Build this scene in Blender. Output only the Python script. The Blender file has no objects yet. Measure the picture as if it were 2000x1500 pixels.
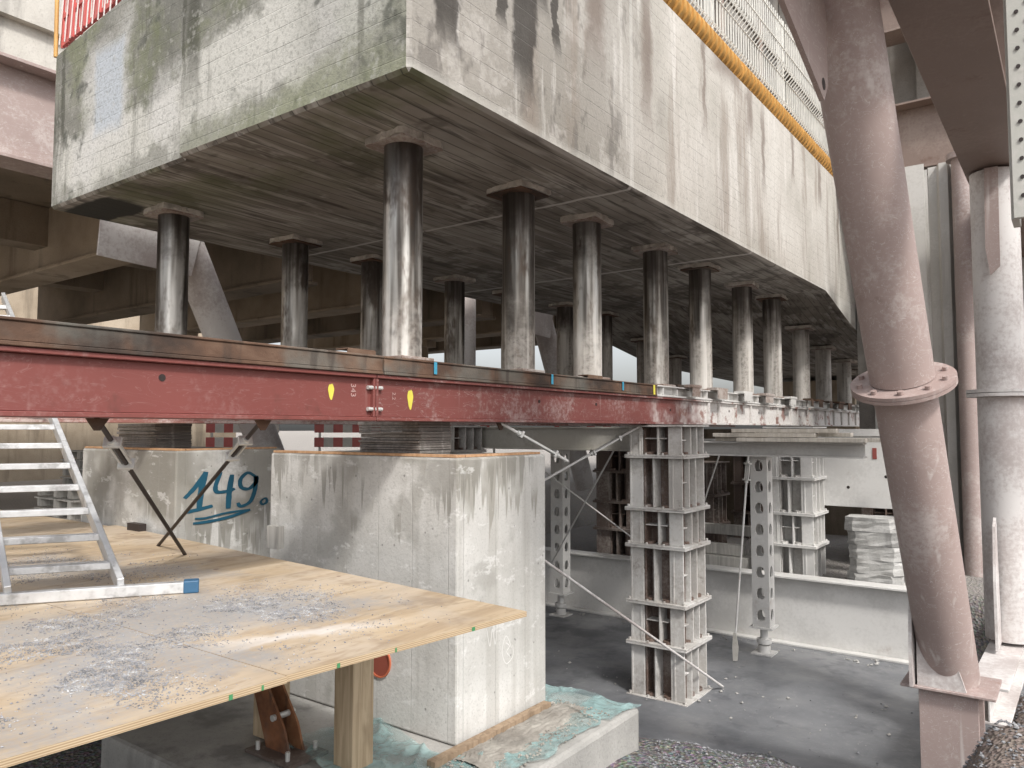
import bpy, math, random
from mathutils import Vector, Matrix, noise as mn
random.seed(7)
C=bpy.context.scene.collection
WL={}
# ---------------------------------------------------------------- materials
class G:
    def __init__(s,name,rnd=True):
        s.mt=bpy.data.materials.new(name); s.mt.use_nodes=True
        s.t=s.mt.node_tree; s.n=s.t.nodes; s.l=s.t.links; s.b=s.n['Principled BSDF']
        tc=s.n.new('ShaderNodeTexCoord'); s.raw=tc.outputs['Object']; s.co=s.raw
        if rnd:
            oi=s.n.new('ShaderNodeObjectInfo'); k=s.m('MULTIPLY',oi.outputs['Random'],37.0)
            s.rand=oi.outputs['Random']
            v=s.n.new('ShaderNodeVectorMath'); v.operation='ADD'; s.l.new(s.raw,v.inputs[0]); s.l.new(k,v.inputs[1]); s.co=v.outputs[0]
        sp=s.n.new('ShaderNodeSeparateXYZ'); s.l.new(s.raw,sp.inputs[0]); s.x,s.y,s.z=sp.outputs
    def st(s,sock,v):
        if isinstance(v,bpy.types.NodeSocket): s.l.new(v,sock)
        elif isinstance(v,tuple) and len(v)==3 and sock.type=='RGBA': sock.default_value=(*v,1)
        else: sock.default_value=v
    def m(s,op,a,b=0.0,c=None):
        n=s.n.new('ShaderNodeMath'); n.operation=op; s.st(n.inputs[0],a); s.st(n.inputs[1],b)
        if c is not None: s.st(n.inputs[2],c)
        return n.outputs[0]
    def noise(s,sc,det=5,ro=.55,stt=None,dist=0.0,off=0):
        co=s.co
        if stt or off:
            mp=s.n.new('ShaderNodeMapping'); s.l.new(co,mp.inputs[0]); mp.inputs['Scale'].default_value=stt or (1,1,1); mp.inputs['Location'].default_value=(off,off*.7,off*1.3); co=mp.outputs[0]
        n=s.n.new('ShaderNodeTexNoise'); s.l.new(co,n.inputs['Vector']); n.inputs['Scale'].default_value=sc; n.inputs['Detail'].default_value=min(det,4 if sc<8 else 2.5); n.inputs['Roughness'].default_value=ro; n.inputs['Distortion'].default_value=dist
        return n.outputs[0]
    def vor(s,sc):
        n=s.n.new('ShaderNodeTexVoronoi'); s.l.new(s.co,n.inputs['Vector']); n.inputs['Scale'].default_value=sc
        return n
    def sm(s,x,a,b,lo=0.0,hi=1.0):
        n=s.n.new('ShaderNodeMapRange'); n.interpolation_type='SMOOTHSTEP'; s.st(n.inputs[0],x); n.inputs[1].default_value=a; n.inputs[2].default_value=b; n.inputs[3].default_value=lo; n.inputs[4].default_value=hi
        return n.outputs[0]
    def mix(s,f,a,b,mode='MIX'):
        n=s.n.new('ShaderNodeMix'); n.data_type='RGBA'; n.blend_type=mode; s.st(n.inputs[0],f); s.st(n.inputs[6],a); s.st(n.inputs[7],b)
        return n.outputs[2]
    def ramp(s,f,stops):
        n=s.n.new('ShaderNodeValToRGB'); s.l.new(f,n.inputs[0]); e=n.color_ramp.elements
        e[0].position=stops[0][0]; e[0].color=(*stops[0][1],1); e[1].position=stops[-1][0]; e[1].color=(*stops[-1][1],1)
        for p,c in stops[1:-1]:
            q=e.new(p); q.color=(*c,1)
        return n.outputs[0]
    def line(s,c,period,w,off=0.0):
        a=s.m('ADD',c,off); b=s.m('PINGPONG',a,period/2.0)
        return s.sm(b,w*.4,w,1.0,0.0)
    def blob(s,u,v,u0,w,v0,h,jit,soft=.35):
        a=s.m('DIVIDE',s.m('ABSOLUTE',s.m('ADD',s.m('ADD',u,-u0),jit)),w)
        b=s.m('DIVIDE',s.m('ABSOLUTE',s.m('ADD',s.m('ADD',v,-v0),jit)),h)
        return s.sm(s.m('MAXIMUM',a,b),1-soft,1.0,1.0,0.0)
    def bump(s,h,st=.4,d=.01):
        n=s.n.new('ShaderNodeBump'); n.inputs['Strength'].default_value=st; n.inputs['Distance'].default_value=d; s.st(n.inputs['Height'],h)
        return n.outputs[0]
    def out(s,col,rough=.8,metal=0.0,nor=None):
        s.st(s.b.inputs['Base Color'],col); s.st(s.b.inputs['Roughness'],rough); s.st(s.b.inputs['Metallic'],metal)
        if nor: s.l.new(nor,s.b.inputs['Normal'])
        return s.mt

def conc_side():
    g=G('weathered board marked concrete side',False); j=g.m('MULTIPLY',g.m('SUBTRACT',g.noise(4,6,.65),.5),.22)
    big=g.noise(.8,6,.6); c=g.ramp(big,[(.3,(.40,.38,.34)),(.5,(.52,.495,.455)),(.72,(.62,.60,.56))])
    near=g.sm(g.m('ADD',g.y,g.m('MULTIPLY',big,1.2)),5.6,6.8,1,0); c=g.mix(g.m('MULTIPLY',near,.7),c,(.23,.215,.19))
    c=g.mix(g.m('MULTIPLY',near,g.sm(g.noise(2.6,5,.7,off=21),.52,.62,0,.8)),c,(.42,.40,.37))
    c=g.mix(g.m('MULTIPLY',near,g.sm(g.noise(3.4,5,.7,(1,1,.5),off=31),.55,.63,0,.55)),c,(.11,.10,.09))
    stk=g.noise(2.6,6,.65,(1,1.0,.16)); c=g.mix(g.sm(stk,.52,.68,0,.55),c,(.22,.175,.14))
    stk2=g.noise(6,5,.6,(1,1,.09),off=9); c=g.mix(g.sm(stk2,.56,.70,0,.5),c,(.68,.66,.63))
    c=g.mix(g.sm(g.noise(30,4,.7),.5,.75,0,.4),c,(.19,.18,.17))
    for u0,w,v0,h in [(3.22,.12,3.0,.92),(3.97,.16,3.05,.97),(3.72,.06,3.0,.55),(4.35,.05,3.2,.7),(3.98,.34,3.6,.9)]:
        c=g.mix(g.m('MULTIPLY',g.blob(g.y,g.z,u0,w,v0,h,j,.35),.9),c,(.045,.04,.035))
    for u0,w,v0,h in [(8.3,.14,3.55,.5),(8.75,.09,3.25,.75),(9.9,.10,3.5,.5),(5.75,.14,3.2,.9),(7.6,.6,3.8,.3),(7.0,.07,3.5,.9),(11.2,.12,3.5,.5),(12.2,.1,3.0,.8),(4.9,.2,3.3,.8)]:
        c=g.mix(g.m('MULTIPLY',g.blob(g.y,g.z,u0,w,v0,h,j,.85),.65),c,(.13,.09,.07))
    c=g.mix(g.m('MULTIPLY',g.blob(g.y,g.z,5.47,.03,3,3,0.0,.3),.4),c,(.56,.55,.52))
    ln=g.m('MAXIMUM',g.line(g.z,.105,.0045),g.m('MULTIPLY',g.line(g.y,.62,.005),g.sm(g.y,5.4,5.5,.0,.35))); ln=g.m('MULTIPLY',ln,g.sm(g.noise(1.8,4,.7),.40,.62,.1,1))
    c=g.mix(g.m('MULTIPLY',ln,.34),c,(.17,.16,.15))
    c=g.mix(g.sm(g.z,1.94,2.02,.4,0),c,(.58,.57,.53))
    h=g.m('SUBTRACT',g.m('MULTIPLY',g.noise(40,6,.7),.9),g.m('MULTIPLY',ln,.5)); return g.out(c,.9,0,g.bump(h,.5,.008))
def conc_front():
    g=G('mossy stained concrete front',False); j=g.m('MULTIPLY',g.m('SUBTRACT',g.noise(3,7,.7),.5),.6)
    big=g.noise(1.4,7,.62); c=g.ramp(big,[(.32,(.145,.145,.125)),(.5,(.225,.222,.195)),(.7,(.34,.335,.30))])
    gr=g.m('MULTIPLY',g.sm(g.noise(1.7,6,.7,off=13),.45,.64),g.sm(g.z,2.2,3.0,.4,.6)); c=g.mix(gr,c,(.165,.185,.09))
    bnd=g.m('SUBTRACT',g.m('ADD',g.z,j),g.m('MULTIPLY',g.m('ADD',g.x,5.0),.03))
    right=g.sm(g.x,-5.15,-5.0)
    band=g.sm(g.m('SUBTRACT',bnd,g.m('MULTIPLY',right,.14)),2.44,2.56,1.0,0.0); low=g.sm(bnd,2.02,2.16,.25,1.0)
    xr=g.sm(g.x,-3.9,-3.4,1,.25)
    c=g.mix(g.m('MULTIPLY',g.m('MULTIPLY',band,low),g.m('MULTIPLY',xr,.85)),c,(.62,.61,.565))
    for u0,w,v0,h,a in [(-6.25,.45,2.7,.65,.75),(-6.6,.3,2.25,.3,.5),(-5.35,.2,2.35,.35,.6),(-3.3,.4,2.45,.25,.4)]:
        c=g.mix(g.m('MULTIPLY',g.blob(g.x,g.z,u0,w,v0,h,j,.6),a),c,(.62,.61,.59))
    c=g.mix(g.m('MULTIPLY',g.blob(g.x,g.z,-6.2,.27,2.75,.42,g.m('MULTIPLY',j,.25),.35),.75),c,(.46,.51,.57))
    c=g.mix(g.m('MULTIPLY',g.sm(g.noise(1.7,5,.7,off=41),.56,.64),.75),c,(.075,.08,.065))
    stk=g.noise(4,6,.65,(1,1,.10)); c=g.mix(g.sm(stk,.55,.68,0,.6),c,(.08,.08,.06))
    for u0,w in((-5.02,.04),(-4.9,.13),(-7.0,.05)): c=g.mix(g.m('MULTIPLY',g.blob(g.x,g.z,u0,w,2.9,.75,g.m('MULTIPLY',j,.25),.7),.75),c,(.06,.06,.045))
    ge=g.m('MULTIPLY',g.sm(g.m('ADD',g.z,g.m('MULTIPLY',g.noise(3,4,.7,off=6),-.5)),1.70,1.95,1,0),g.sm(g.x,-5.0,-4.2)); c=g.mix(g.m('MULTIPLY',ge,.5),c,(.24,.26,.15))
    c=g.mix(g.sm(g.noise(45,4,.75),.45,.72,0,.45),c,(.10,.10,.088)); c=g.mix(g.sm(g.noise(12,4,.75,off=4),.55,.7,0,.4),c,(.48,.475,.44))
    ln=g.line(g.z,.125,.004); c=g.mix(g.m('MULTIPLY',ln,g.sm(g.noise(2,3,off=3),.45,.62,.0,.4)),c,(.05,.05,.04))
    h=g.m('SUBTRACT',g.m('MULTIPLY',g.noise(55,7,.75),.8),g.m('MULTIPLY',ln,.4)); return g.out(c,.92,0,g.bump(h,.45,.01))
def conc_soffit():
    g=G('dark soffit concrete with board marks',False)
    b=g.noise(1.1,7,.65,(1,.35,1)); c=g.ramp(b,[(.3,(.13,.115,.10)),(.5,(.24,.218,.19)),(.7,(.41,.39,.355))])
    s2=g.noise(9,5,.6,(1,.08,1)); c=g.mix(g.sm(s2,.5,.64,0,.55),c,(.50,.475,.44))
    c=g.mix(g.sm(g.noise(14,4,.6,(1,.1,1),off=7),.53,.66,0,.7),c,(.07,.06,.052))
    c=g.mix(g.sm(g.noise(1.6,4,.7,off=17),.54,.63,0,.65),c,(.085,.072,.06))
    c=g.mix(g.sm(g.noise(2.3,4,.7,(1,.5,1),off=27),.57,.66,0,.55),c,(.52,.50,.46))
    gr=g.m('MULTIPLY',g.sm(g.noise(1.5,5,off=5),.44,.62),g.sm(g.y,3,4.6,.6,0)); c=g.mix(gr,c,(.11,.125,.05))
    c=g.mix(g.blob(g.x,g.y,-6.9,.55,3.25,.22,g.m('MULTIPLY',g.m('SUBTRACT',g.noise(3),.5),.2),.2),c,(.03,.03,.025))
    ln=g.line(g.x,.115,.006); c=g.mix(g.m('MULTIPLY',ln,.6),c,(.03,.027,.024))
    for yy,ww in ((5.45,.03),(8.3,.05)): c=g.mix(g.m('MULTIPLY',g.blob(g.y,g.y,yy,ww,yy,ww,g.m('MULTIPLY',g.m('SUBTRACT',g.noise(4),.5),.06),.7),.75),c,(.66,.64,.61))
    return g.out(c,.85,0,g.bump(g.m('SUBTRACT',g.m('MULTIPLY',g.noise(30,5,.7),.4),ln),.6,.01))
def conc_block():
    g=G('cast concrete block with wet runs',False)
    b=g.noise(1.6,6,.6); c=g.ramp(b,[(.3,(.42,.41,.385)),(.55,(.54,.53,.505)),(.75,(.66,.65,.625))])
    bd=g.noise(2.0,3,.5,(3,3,.12),off=5); c=g.mix(g.sm(bd,.5,.62,0,.4),c,(.35,.335,.305))
    top=g.m('ADD',g.z,g.m('MULTIPLY',g.noise(9.5,4,.7,(1,1,.06),off=2),-1.9))
    wet=g.m('MULTIPLY',g.sm(top,.56,.62),g.sm(g.noise(1.3,3,off=6),.42,.52)); c=g.mix(g.m('MULTIPLY',wet,.65),c,(.23,.215,.18))
    top2=g.m('ADD',g.z,g.m('MULTIPLY',g.noise(24,2,.5,(1,1,.02),off=8),-1.5)); c=g.mix(g.m('MULTIPLY',g.m('MULTIPLY',g.sm(top2,.82,.86),g.sm(g.noise(2,3,off=26),.4,.55)),.65),c,(.19,.18,.155))
    c=g.mix(g.sm(g.noise(2.3,5,.6,off=11),.56,.66,0,.6),c,(.31,.30,.275))
    c=g.mix(g.sm(g.noise(4.3,4,.7,(1,1,2),off=15),.58,.66,0,.5),c,(.70,.695,.68))
    c=g.mix(g.sm(g.noise(60,3,.7),.5,.72,0,.4),c,(.28,.275,.26))
    ln=g.m('MAXIMUM',g.line(g.x,.31,.004,.07),g.line(g.y,.33,.004,.1)); c=g.mix(g.m('MULTIPLY',ln,.35),c,(.30,.29,.27))
    v=g.vor(9); c=g.mix(g.sm(v.outputs['Distance'],.06,.09,.7,0),c,(.20,.19,.18))
    return g.out(c,.88,0,g.bump(g.m('SUBTRACT',g.m('MULTIPLY',g.noise(35,6,.7),.8),ln),.5,.007))
def conc_plain(name,a,b,c2,sc=1.2):
    g=G(name); c=g.ramp(g.noise(sc,7,.62),[(.3,a),(.5,b),(.72,c2)]); c=g.mix(g.sm(g.noise(3,5,.6,(1,1,.12)),.52,.68,0,.5),c,tuple(v*.45 for v in a))
    c=g.mix(g.sm(g.noise(50,3,.7),.5,.8,0,.4),c,tuple(v*.5 for v in a)); return g.out(c,.9,0,g.bump(g.noise(30,6,.7),.5,.01))
def column_steel():
    g=G('scuffed mill scale steel tube')
    st=g.noise(11,5,.65,(1,1,.05)); c=g.ramp(st,[(.38,(.085,.075,.066)),(.46,(.22,.205,.185)),(.53,(.43,.415,.39)),(.66,(.64,.63,.60))])
    c=g.mix(g.sm(g.noise(5,5,.7,(1,1,.35),off=3),.49,.65,0,.85),c,(.10,.075,.058))
    fine=g.noise(5,6,.7); yy=g.n.new('ShaderNodeNewGeometry'); sp=g.n.new('ShaderNodeSeparateXYZ'); g.l.new(yy.outputs['Position'],sp.inputs[0]); far=g.sm(sp.outputs[1],6.5,12,.1,.85)
    dust=g.m('ADD',g.m('SUBTRACT',g.z,far),g.m('MULTIPLY',fine,-1.1)); d=g.m('MULTIPLY',g.sm(dust,-.6,.05,1,0),g.sm(g.rand,.2,.9,.45,1)); d=g.m('MULTIPLY',d,g.sm(g.noise(25,4,.7),.3,.6,.45,1))
    c=g.mix(g.m('MULTIPLY',d,.72),c,(.58,.545,.50))
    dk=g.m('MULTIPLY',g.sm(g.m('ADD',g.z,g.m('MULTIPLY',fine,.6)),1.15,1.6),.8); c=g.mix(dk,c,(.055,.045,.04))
    met=g.sm(d,0,.6,.75,0); r=g.sm(g.noise(7,4,.7,(1,1,.3),off=19),.35,.65,.30,.52); return g.out(c,g.mix(d,r,(.85,.85,.85)),met,g.bump(g.noise(40,4,.7),.15,.003))
def painted(name,base,rust=(.10,.04,.022),ramt=.25,dust=.4,dcol=(.62,.58,.56),rough=.55,sc=2.0,scr=.5,grady=None):
    g=G(name,grady is None); c=g.mix(g.noise(sc,5,.6),tuple(v*.82 for v in base),tuple(min(1,v*1.18) for v in base))
    c=g.mix(g.sm(g.noise(sc*1.5,7,.75,off=3),.62-.14*ramt,.80,0,min(1,ramt*2.2)),c,rust)
    fine=g.noise(28,5,.75,off=5); thr=.62-.25*dust; d=g.sm(g.m('MULTIPLY',g.noise(1.4,5,.6,off=9),g.m('ADD',fine,.55)),thr-.06,thr+.2,0,min(1,.25+.6*dust))
    if grady: d=g.m('MAXIMUM',d,g.m('MULTIPLY',g.sm(g.m('ADD',g.y,g.m('MULTIPLY',g.noise(1.6,5,.75,off=8),5.0)),grady[0]+2.5,grady[1]+2.5),g.sm(fine,.3,.55,.75,1)))
    c=g.mix(d,c,dcol)
    if grady: c=g.mix(g.m('MULTIPLY',g.sm(g.y,7,8),g.sm(g.noise(3.3,4,.75,off=33),.54,.62,0,.8)),c,(.22,.085,.06))
    s1=g.noise(9,4,.7,(1,1,.06),off=2); c=g.mix(g.sm(s1,.62,.74,0,scr*.7),c,dcol)
    s2=g.noise(11,3,.7,(1,.25,1.2),dist=1.5,off=12); c=g.mix(g.sm(g.m('ABSOLUTE',g.m('SUBTRACT',s2,.5)),0.0,.009,scr*.5,0),c,dcol)
    return g.out(c,g.sm(d,0,1,rough,.85),0,g.bump(g.m('ADD',g.noise(60,4,.7),d),.12,.003))
def rusty(name,a=(.045,.030,.023),b=(.11,.062,.040),c2=(.20,.13,.09)):
    g=G(name); c=g.ramp(g.noise(3,8,.7,(1,.5,1)),[(.32,a),(.5,b),(.7,c2)]); c=g.mix(g.sm(g.noise(2,4,off=4),.52,.68,0,.55),c,(.15,.16,.145)); c=g.mix(g.sm(g.noise(8,5,.6,(1,1,.15)),.56,.68,0,.6),c,(.04,.03,.025))
    return g.out(c,.85,.1,g.bump(g.noise(70,5,.75),.6,.004))
def plywood():
    g=G('construction plywood',False); gr=g.noise(5,7,.6,(1,.07,1),dist=1.2); c=g.ramp(gr,[(.3,(.29,.21,.132)),(.5,(.43,.33,.22)),(.7,(.54,.44,.315))])
    c=g.mix(g.sm(g.noise(1.3,5,.6,off=4),.42,.60,0,.7),c,(.46,.39,.31)); c=g.mix(g.sm(g.noise(2.2,6,.7,off=8),.54,.68,0,.6),c,(.24,.175,.12))
    c=g.mix(g.sm(g.noise(18,5,.75,(1,.3,1),off=12),.48,.7,0,.5),c,(.26,.185,.115))
    v=g.vor(4.2); kn=g.sm(v.outputs['Distance'],.05,.085,1,0); kp=g.sm(g.noise(1.7,2,off=2),.42,.48); c=g.mix(g.m('MULTIPLY',kn,g.m('MULTIPLY',kp,.85)),c,(.14,.06,.04))
    v2=g.vor(11); c=g.mix(g.m('MULTIPLY',g.sm(v2.outputs['Distance'],.05,.09,1,0),.5),c,(.17,.10,.06))
    j=g.m('MULTIPLY',g.m('SUBTRACT',g.noise(3,7,.75,off=3),.5),.9)
    for u0,w,v0,h,a in [(-3.35,.6,1.9,.7,.9),(-2.8,.5,1.45,.5,.85),(-3.05,.5,2.4,.4,.85),(-5.1,.9,2.2,.5,.6),(-3.6,.4,1.2,.5,.8),(-2.45,.3,1.0,.4,.6),(-4.3,.5,2.6,.25,.5)]:
        c=g.mix(g.m('MULTIPLY',g.m('MULTIPLY',g.blob(g.x,g.y,u0,w,v0,h,j,.7),g.sm(g.noise(40,3,.7),.3,.6,.4,1)),a),c,(.30,.30,.305))
    c=g.mix(g.m('MULTIPLY',g.blob(g.m('ADD',g.x,g.m('MULTIPLY',g.y,-.35)),g.y,-3.35,.10,2.1,.5,g.m('MULTIPLY',j,.25),.9),.6),c,(.68,.67,.66))
    return g.out(c,g.sm(g.noise(1.1,4,off=5),.4,.6,.5,.85),0,g.bump(g.noise(30,5,.7,(1,.15,1)),.35,.004))
def plyedge():
    g=G('plywood edge',False); w=g.line(g.z,.0072,.0026); c=g.mix(g.noise(6,4),(.42,.32,.20),(.58,.47,.32)); c=g.mix(g.m('MULTIPLY',w,.7),c,(.24,.15,.08)); return g.out(c,.8)
def timber(name='sawn timber',a=(.36,.265,.165),b=(.56,.44,.30)):
    g=G(name); gr=g.noise(7,6,.6,(3,3,.25),dist=1.0); c=g.mix(g.sm(gr,.3,.7),a,b); c=g.mix(g.sm(g.noise(2,5,off=3),.55,.7,0,.5),c,tuple(v*.6 for v in a)); return g.out(c,.75,0,g.bump(gr,.3,.003))
def alu():
    g=G('scratched aluminium'); n=g.noise(20,5,.7); c=g.mix(n,(.50,.51,.52),(.76,.76,.76)); c=g.mix(g.sm(g.noise(6,6,.7,off=2),.50,.66,0,.65),c,(.27,.265,.26)); return g.out(c,g.sm(n,.3,.7,.4,.6),.6)
def ground_m():
    g=G('gravel ground',False); v=g.vor(38); c=g.ramp(g.noise(28,4,.7),[(.3,(.06,.058,.056)),(.5,(.125,.122,.118)),(.72,(.25,.245,.235))])
    c=g.mix(.45,c,v.outputs['Color'],'OVERLAY'); c=g.mix(g.sm(g.noise(.7,4,off=3),.48,.62,0,.5),c,(.11,.09,.075))
    c=g.mix(g.sm(g.x,-8.0,-10.0,0,.75),c,(.42,.35,.28)); c=g.mix(g.sm(g.y,9.9,10.5,0,.6),c,(.34,.30,.26)); c=g.mix(g.sm(g.x,-.75,-.45,0,.85),c,(.21,.135,.095))
    hs=g.n.new('ShaderNodeHueSaturation'); hs.inputs['Saturation'].default_value=.6; g.l.new(c,hs.inputs['Color'])
    return g.out(hs.outputs[0],.95,0,g.bump(v.outputs['Distance'],.8,.03))
def mud_m():
    g=G('damp grey cement floor'); c=g.ramp(g.noise(.9,7,.62),[(.3,(.125,.130,.14)),(.5,(.18,.185,.195)),(.7,(.26,.262,.268))]); c=g.mix(g.sm(g.noise(20,5,.75),.55,.72,0,.3),c,(.32,.31,.305)); c=g.mix(g.sm(g.noise(1.5,5,.75,off=8),.52,.62,0,.6),c,(.10,.105,.115))
    return g.out(c,g.sm(g.noise(1.3,4,off=3),.42,.62,.35,.75),0,g.bump(g.noise(5,6,.6),.5,.02))
def flat(name,col,rough=.6,metal=0.0,var=.25):
    g=G(name); c=g.mix(g.noise(6,5,.65),tuple(v*(1-var) for v in col),tuple(min(1,v*(1+var)) for v in col)); return g.out(c,rough,metal,g.bump(g.noise(50,4,.7),.15,.003))
def stonem(name='crushed stone',k=1.0):
    g=G(name); c=g.ramp(g.noise(22,2,.5),[(.3,(.095*k,.098*k,.105*k)),(.5,(.18*k,.183*k,.195*k)),(.7,(.34*k,.34*k,.345*k))]); return g.out(c,.9)
def tarpm():
    g=G('teal polythene sheet'); c=g.mix(g.noise(3,4),(.20,.36,.355),(.42,.57,.565)); c=g.mix(g.sm(g.noise(5,4,.7,off=3),.56,.70,0,.6),c,(.33,.32,.29)); g.b.inputs['IOR'].default_value=1.5
    g.st(g.b.inputs['Alpha'],g.sm(g.noise(4,3,.6,off=22),.36,.64,.3,.8)); return g.out(c,.12,0,g.bump(g.noise(6,4,.6,dist=2.0),.8,.02))

M_side=conc_side();M_front=conc_front();M_soff=conc_soffit();M_block=conc_block()
M_slab=conc_plain('footing concrete',(.27,.265,.25),(.38,.37,.35),(.50,.49,.47)); M_old=conc_plain('brown aged concrete',(.27,.215,.155),(.42,.345,.26),(.56,.48,.38),.6)
M_dk=conc_plain('dark deck concrete',(.17,.14,.105),(.26,.215,.165),(.38,.32,.25),.6)
M_via=conc_plain('grey brown viaduct concrete',(.16,.145,.13),(.28,.26,.235),(.44,.42,.39),.7)
M_col=column_steel(); M_red=painted('red oxide primer',(.175,.05,.043),rust=(.075,.032,.024),dust=.06,dcol=(.36,.24,.225),scr=.45,ramt=.35)
M_redw=painted('red oxide primer fading under white spray',(.175,.053,.046),dust=.04,dcol=(.66,.64,.615),scr=.45,grady=(7.0,8.6),ramt=.35)
M_redd=painted('dusty red primer',(.27,.12,.10),dust=.7,dcol=(.62,.57,.54),scr=.6)
M_rust=rusty('rusted steel'); M_mauve=painted('dull mauve paint',(.35,.275,.255),dust=.28,dcol=(.62,.585,.565),rust=(.22,.155,.135),scr=1.0,ramt=.36)
M_flange=painted('rusty mauve flange',(.33,.25,.23),dust=.2,dcol=(.6,.55,.53),rust=(.22,.11,.08),scr=.6,ramt=.5,sc=5)
M_mauvew=painted('mauve paint with white dust',(.43,.385,.37),dust=.7,dcol=(.69,.68,.665),rust=(.28,.21,.19),scr=.6,ramt=.2)
M_brown=painted('brown girder paint',(.21,.155,.13),dust=.12,dcol=(.36,.30,.26),scr=.3,ramt=.35)
M_white=painted('white dusted steel',(.56,.55,.53),rust=(.30,.23,.19),dust=.6,dcol=(.70,.69,.67),ramt=.3,scr=.5)
M_tower=painted('steel edges sprayed with pale dust',(.44,.42,.395),rust=(.14,.095,.075),dust=.6,dcol=(.65,.645,.63),scr=.5,ramt=.6,sc=5)
M_pocket=painted('dark brown steel pockets',(.13,.088,.07),rust=(.07,.045,.034),dust=.26,dcol=(.46,.43,.41),scr=.7,ramt=.4,sc=3)
M_dstk=painted('dark grey packing plates',(.12,.105,.095),rust=(.10,.06,.045),dust=.4,dcol=(.38,.36,.34),scr=.6,ramt=.3,sc=4)
M_pack=painted('dusty packing steel',(.24,.175,.145),rust=(.12,.06,.04),dust=.5,dcol=(.60,.57,.54),scr=.6,ramt=.4)
M_towerd=painted('dark brown steel',(.12,.09,.077),dust=.35,dcol=(.42,.39,.36),ramt=.4)
M_olive=painted('pale grey olive steel',(.46,.44,.39),dust=.55,dcol=(.62,.60,.56),ramt=.3)
M_ply=plywood();M_plye=plyedge();M_tim=timber();M_gtim=timber('grey weathered timber',(.36,.345,.32),(.54,.525,.49));M_alu=alu();M_grd=ground_m();M_mud=mud_m();M_stone=stonem();M_stonel=stonem('fine grey gravel',1.35);M_tarp=tarpm()
M_corr=painted('pale dusty sheet steel',(.46,.445,.415),dust=.5,dcol=(.60,.585,.56),ramt=.10,scr=.6)
M_pad=conc_plain('crumbly mortar pad',(.34,.31,.27),(.50,.465,.42),(.66,.63,.58),7); M_wire=flat('pale galvanised wire',(.70,.69,.64),.5,.0)
M_yel=flat('dull orange pipe paint',(.52,.29,.085),.55,0,.5); M_barr=flat('red plastic',(.58,.13,.12),.4); M_blue=flat('teal spray paint',(.010,.08,.13),.6,0,.15)
M_bcap=flat('blue plastic',(.03,.10,.19),.5); M_yspray=flat('yellow spray paint',(.62,.55,.08),.6); M_bspray=flat('light blue spray paint',(.05,.28,.42),.6); M_chalk=flat('chalk white paint',(.75,.72,.70),.8);M_chalkf=flat('faded chalk',(.42,.27,.25),.8)
M_pipe=flat('orange plastic pipe',(.50,.14,.07),.5); M_zinc=flat('zinc plated steel',(.62,.62,.60),.4,.4); M_dark=flat('black steel rod',(.045,.035,.033),.5,.4); M_grn=flat('green marker paint',(.06,.24,.10),.6)
M_pwhite=conc_plain('dirty white plastic film',(.28,.275,.26),(.40,.395,.38),(.52,.515,.50),4); M_label=flat('dull red label',(.25,.06,.05),.7)
M_sand=conc_plain('rough sand mortar',(.20,.18,.155),(.28,.26,.23),(.37,.35,.31),6)

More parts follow.
